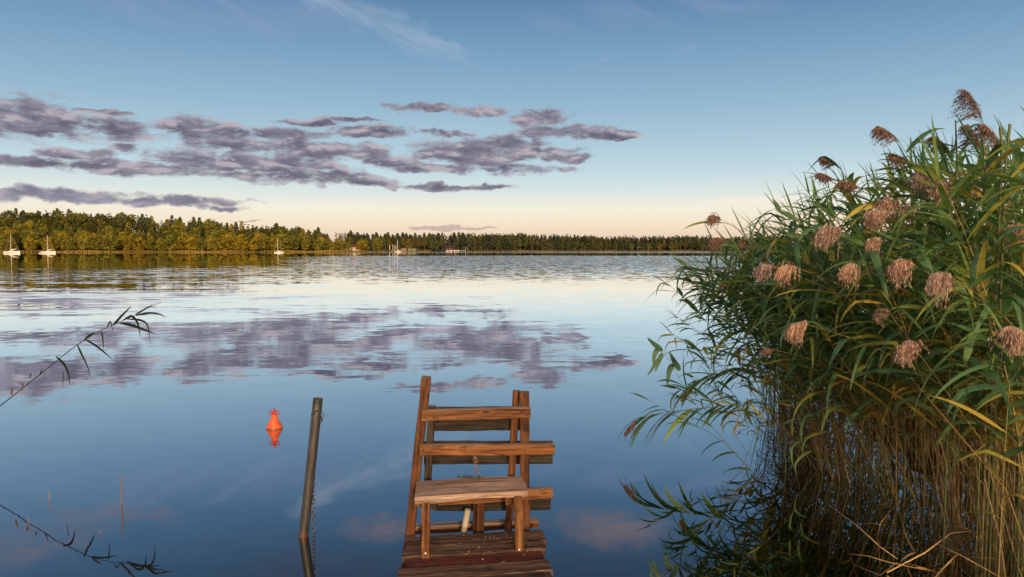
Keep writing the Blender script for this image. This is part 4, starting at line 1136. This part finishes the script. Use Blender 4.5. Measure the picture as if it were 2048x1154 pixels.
# unplumed leafy reeds: individual plants, geometry shared between look-alikes
PROT = []
for i in range(16):
    r = random.Random(200 + i); h = 2.35; ln = r.uniform(.25, .6)
    base_ = Vector((0, 0, -.25)); tip = Vector((-ln, r.uniform(-.25, .15), h)); ctrl = Vector((.02, 0, h*.66))
    sm, lm, ed = reed_geo(base_, ctrl, tip, r, .043, 13, .30, .14, Vector((-.55, -.2, 0)))
    for _ in range(2):  # the young rolled leaf at the top
        blade(lm, tip - ed*.03, (ed + Vector((r.uniform(-.3, .3), r.uniform(-.3, .3), .2))), r.uniform(.2, .34), .018, r, r.uniform(.1, .6), .5)
    PROT.append((sm.mesh('stem', M['stem'], True), lm.mesh('foliage', M['leaf'], True)))
def reed_copy(x, y, h, rz, tilt, label, r):
    s_, f_ = PROT[r.randrange(len(PROT))]
    root = empty('common_reed', (x, y, 0), rz, label, 'reed', 'leafy reeds without plumes'); k = h/2.35
    root.scale = (k, k, k); root.rotation_euler = (r.uniform(-.06, .1), tilt, rz)
    a = bpy.data.objects.new('stem', s_); COL.objects.link(a); a.parent = root
    b = bpy.data.objects.new('foliage', f_); COL.objects.link(b); b.parent = root
    NR[0] += 1
SIL = [(1380, 580), (1425, 490), (1500, 438), (1570, 405), (1620, 380), (1680, 355), (1740, 338), (1800, 325), (1880, 318), (1960, 306), (2048, 285), (2300, 255)]
def sil(px):
    for (a, b), (c, d) in zip(SIL, SIL[1:]):
        if px <= c: return b + (d - b)*max(0, (px - a))/(c - a)
    return SIL[-1][1]
ru = random.Random(61); cnt = 0; tries = 0
while cnt < 262 and tries < 6000:
    tries += 1
    Y = ru.choice([ru.uniform(3.6, 5.2), ru.uniform(4.6, 7.0), ru.uniform(5.6, 8.0), ru.uniform(5.6, 8.0)])
    x = bed_x(Y) + (ru.random()**1.6)*3.3 + (.0 if Y > 4.3 else -.15)
    if x > .70*Y + 1.15: continue
    p = Vector((x, Y, 0)); lean = .45
    pxt = 1024 + (x - lean - (.3 if Y > 5 and x - bed_x(Y) < .45 else 0))/Y*FOC
    if pxt < 1400 or pxt > 2300: continue
    ymin = sil(pxt) + abs(ru.gauss(0, 40)) + (0 if ru.random() < .55 else ru.uniform(20, 190))
    h = (CAMH - Y*drop(ymin))
    if h < 1.15: continue
    h = min(h, 3.3)
    if Y > 5 and x - bed_x(Y) < .5 and h < 1.7: h += ru.uniform(.2, .6)
    edge = (x - bed_x(Y)) < .45
    rz = ru.gauss(0, .45)
    if edge: lab = 'leafy plumeless reed on the water edge of the bed, leaning out'
    elif Y < 4.6: lab = 'leafy plumeless reed near the right edge in the front of the bed'
    elif Y < 6.2: lab = 'leafy plumeless reed in the middle of the bed'
    else: lab = 'leafy plumeless reed at the back of the bed'
    reed_copy(x, Y, h, rz, -ru.uniform(.16, .5) if edge and Y > 5 else ru.gauss(-.03, .06), lab, ru); cnt += 1

# low sprays leaning far out over the water
for k_ in range(11):
    Y = ru.uniform(5.9, 7.4); x = bed_x(Y) + ru.uniform(-.12, .2)
    reed_copy(x, Y, ru.uniform(1.15, 1.75), ru.gauss(0, .3), -ru.uniform(.5, .95), 'low leafy plumeless reed leaning far out over the water from the bed edge', ru)
# two cut-off reed tops at the upper right
for px, pt, pb, Y, w, lab in ((2001, 254, 300, 4.3, .016, 'short cut reed top, left one of two blunt tops at upper right'), (2020, 248, 320, 4.3, .014, 'slanted cut reed top, right one of two blunt tops at upper right'), (1911, 240, 330, 4.6, .007, 'thin bare reed spike left of the tallest plume')):
    a = at(px, pt, Y); b = at(px - (8 if px == 2020 else -3), pb, Y); c = Vector((b.x + .05, Y + .1, -.2))
    mb = MB(); mb.tube([c, (b + c)/2, b, a], [.006, .006, .006, w*.6], 6, .3)
    tag(mb.build('cut_reed', M['stem'], None, True), lab, 'reed')

# dead stems and undergrowth: beyond counting
def undergrowth():
    mb = MB(); r = random.Random(71)
    n_ = 0
    while n_ < 2000:
        if n_ % 7 == 0:
            cy = r.uniform(3.3, 11.0); cx = bed_x(cy) + .05 + (r.random()**1.3)*3.6; cl = r.gauss(-.06, .2)
        Y = cy + r.gauss(0, .09); x = cx + r.gauss(0, .09)
        n_ += 1
        if x > .72*Y + 1.1 or x < bed_x(Y) - .1: continue
        h = r.uniform(.35, 1.7); lx, ly = (cl + r.gauss(0, .16))*h, r.gauss(-.03, .2)*h
        a = Vector((x, Y, -.25)); b = Vector((x + lx*.4, Y + ly*.4, h*.55)); c = Vector((x + lx, Y + ly, h))
        t = r.random(); rad = r.uniform(.0018, .0042)
        if r.random() < .3:                      # snapped over
            c = b + Vector((r.uniform(-.4, .3), r.uniform(-.4, .2), -r.uniform(.05, .5)*b.z))
        mb.tube([a, b, c], [rad, rad*.9, rad*.5], 4, t, False)
        if r.random() < .5:                       # hanging dry leaf
            blade(mb, b.lerp(c, r.random()), (r.uniform(-1, 1), r.uniform(-1, 1), .2), r.uniform(.15, .4), r.uniform(.008, .018), r, r.uniform(.2, 1), 2.2, 5)
    tag(mb.build('dead_reed_stems', M['dead'], None, True), 'tangle of tan dead stems at the foot of the reed bed', 'reeds', kind='stuff')
    mb = MB(); r = random.Random(72); n_ = 0
    while n_ < 2900:
        Y = r.uniform(4.0, 9.0) if n_ < 1800 else r.uniform(6.5, 12); x = bed_x(Y) - .1 + (r.random()**1.5)*4.2 + (.4 if n_ >= 1800 else 0)
        n_ += 1
        if x > .78*Y + 1.5: continue
        z = r.uniform(.75, 1.7) + (r.uniform(-.5, .75) if n_ > 1800 else 0) + .14*min(3, x - bed_x(Y))
        a = r.uniform(0, 2*PI); blade(mb, (x, Y, z), (math.cos(a) - .4, math.sin(a) - .2, r.uniform(.1, 1.6)), r.uniform(.3, .62), r.uniform(.024, .046), r, r.choice([r.uniform(.1, .6), r.uniform(0, .5), r.uniform(.5, .9)]), r.uniform(.9, 2.2), 6)
    n_ = 0
    while n_ < 1500:
        Y = r.uniform(7.2, 12.0); x = bed_x(Y) + .1 + (r.random()**1.2)*4.2; n_ += 1
        if x > .78*Y + 1.5: continue
        a = r.uniform(0, 2*PI); blade(mb, (x, Y, r.uniform(.35, 1.7)), (math.cos(a), math.sin(a), r.uniform(-.2, 1.2)), r.uniform(.35, .65), r.uniform(.02, .036), r, r.uniform(0, .9), r.uniform(.9, 2.2), 5)
    n_ = 0
    while n_ < 700:
        Y = r.uniform(5.4, 8.2); x = bed_x(Y) + r.uniform(-.75, .5); q_ = max(0, bed_x(Y) - x); z = r.uniform(.8 + q_*.75, 1.95 - q_*.2); n_ += 1
        a = r.uniform(0, 2*PI); blade(mb, (x, Y, z), (math.cos(a)*.8 - .7, math.sin(a)*.8 - .3, r.uniform(-.2, 1.1)), r.uniform(.3, .6), r.uniform(.022, .044), r, r.choice([r.uniform(.1, .55), r.uniform(.4, .8)]), r.uniform(1.0, 2.4), 7)
    tag(mb.build('reed_undergrowth', M['leaf'], None, True), 'dense green reed leaves filling the inside of the reed bed', 'reeds', kind='stuff')
undergrowth()

# broken reeds lying over the water at lower right
BR = [([(1660,1012),(1710,1048),(1762,1095),(1795,1118)], .0045, .9, 'long pale broken reed slanting down into dark water'),
      ([(1774,1145),(1850,1105),(1902,1066),(1948,1062)], .0045, 1, 'pale broken reed with a sharp bend above the lower right water'),
      ([(1873,1087),(1930,1115),(2000,1154)], .0042, 1, 'straight straw reed running down to the bottom edge'),
      ([(1870,1154),(1895,1128),(1915,1108)], .006, .85, 'short thick reed stub at the bottom edge'),
      ([(1700,1108),(1735,1112),(1780,1125),(1860,1142)], .0032, .7, 'thin drooping brown reed close to the bottom water'),
      ([(1755,1070),(1762,1045),(1792,1008)], .003, .6, 'thin arched reed standing left of the bent ones'),
      ([(1790,980),(1805,1050),(1815,1080),(1830,1105)], .0036, .45, 'green kneed reed dipping into the dark water'),
      ([(2010,1154),(2000,1080),(1975,990),(1970,960)], .006, .95, 'tall straw reed rising from the bottom right corner')]
for pts, rad, t, lab in BR:
    P = [];
    for i, (px, py) in enumerate(pts):
        z = (-.02 if i in (0, len(pts) - 1) else .06 + .05*(i % 2)) + .03
        if 'tall straw' in lab: z = (0, .25, .6, .8)[i]
        P.append(on(px, py, z))
    mb = MB(); mb.tube(P, [rad]*(len(P) - 1) + [rad*.6], 6, t)
    r = random.Random(len(lab))
    for _ in range(2):
        k = r.randrange(1, len(P)); blade(mb, P[k], (r.uniform(-1, 1), r.uniform(-1, .2), .2), r.uniform(.15, .3), .018, r, r.uniform(.5, 1), 1.2, 6)
    tag(mb.build('broken_reed', M['dead'], None, True), lab, 'reed', 'broken reeds at lower right')

# sticks standing in the water at lower left
for pb, pt, yb_, rad, side, lab in (((243.5, 1010), (242, 946), None, .0042, 1, 'thin upright twig with side shoots standing in the lower left water'),
                              ((98.5, 1001), (98, 981), None, .003, 0, 'short yellowish stub of reed left of the thin upright twig'),
                              ((79, 1003), (82, 994), None, .002, 0, 'tiny bent stub left of the short yellowish stub'),
                              ((57, 1048), (56.5, 1031), None, .0028, 0, 'short dark stub near the left edge of the water'),
                              ((198.5, 1067), (203, 1058), None, .002, 0, 'tiny slanting stub below the thin upright twig')):
    b = on(*pb, 0); t_ = at(*pt, b.y)
    mb = MB(); dn = (b - t_).normalized(); mb.tube([b + dn*.3, b, (b + t_)/2 + Vector((.002, 0, 0)), t_], [rad, rad, rad*.9, rad*.7], 6, .55 if side else .7)
    if side:
        for k2, l in ((.12, .03), (.42, .05), (.55, .05), (.75, .045)):
            p = t_.lerp(b, k2); mb.tube([p, p + Vector((l*.5, -.01, l*.75))], [.0016, .0007], 4, .5, False)
    tag(mb.build('twig', M['dead'], None, True), lab, 'twig')

# ------------------------------------------------------------------ render settings
SC.render.engine = 'CYCLES'
SC.cycles.use_denoising = True
SC.cycles.max_bounces = 6; SC.cycles.diffuse_bounces = 3; SC.cycles.glossy_bounces = 3; SC.cycles.transparent_max_bounces = 8; SC.cycles.transmission_bounces = 3
SC.cycles.caustics_reflective = False; SC.cycles.caustics_refractive = False
SC.cycles.sample_clamp_indirect = 4.0
SC.view_settings.view_transform = 'Standard'; SC.view_settings.look = 'None'; SC.view_settings.exposure = 0; SC.view_settings.gamma = 1
SC.render.resolution_x, SC.render.resolution_y = 1024, 577
print('trees', NTREE[0], 'reeds', NR[0])
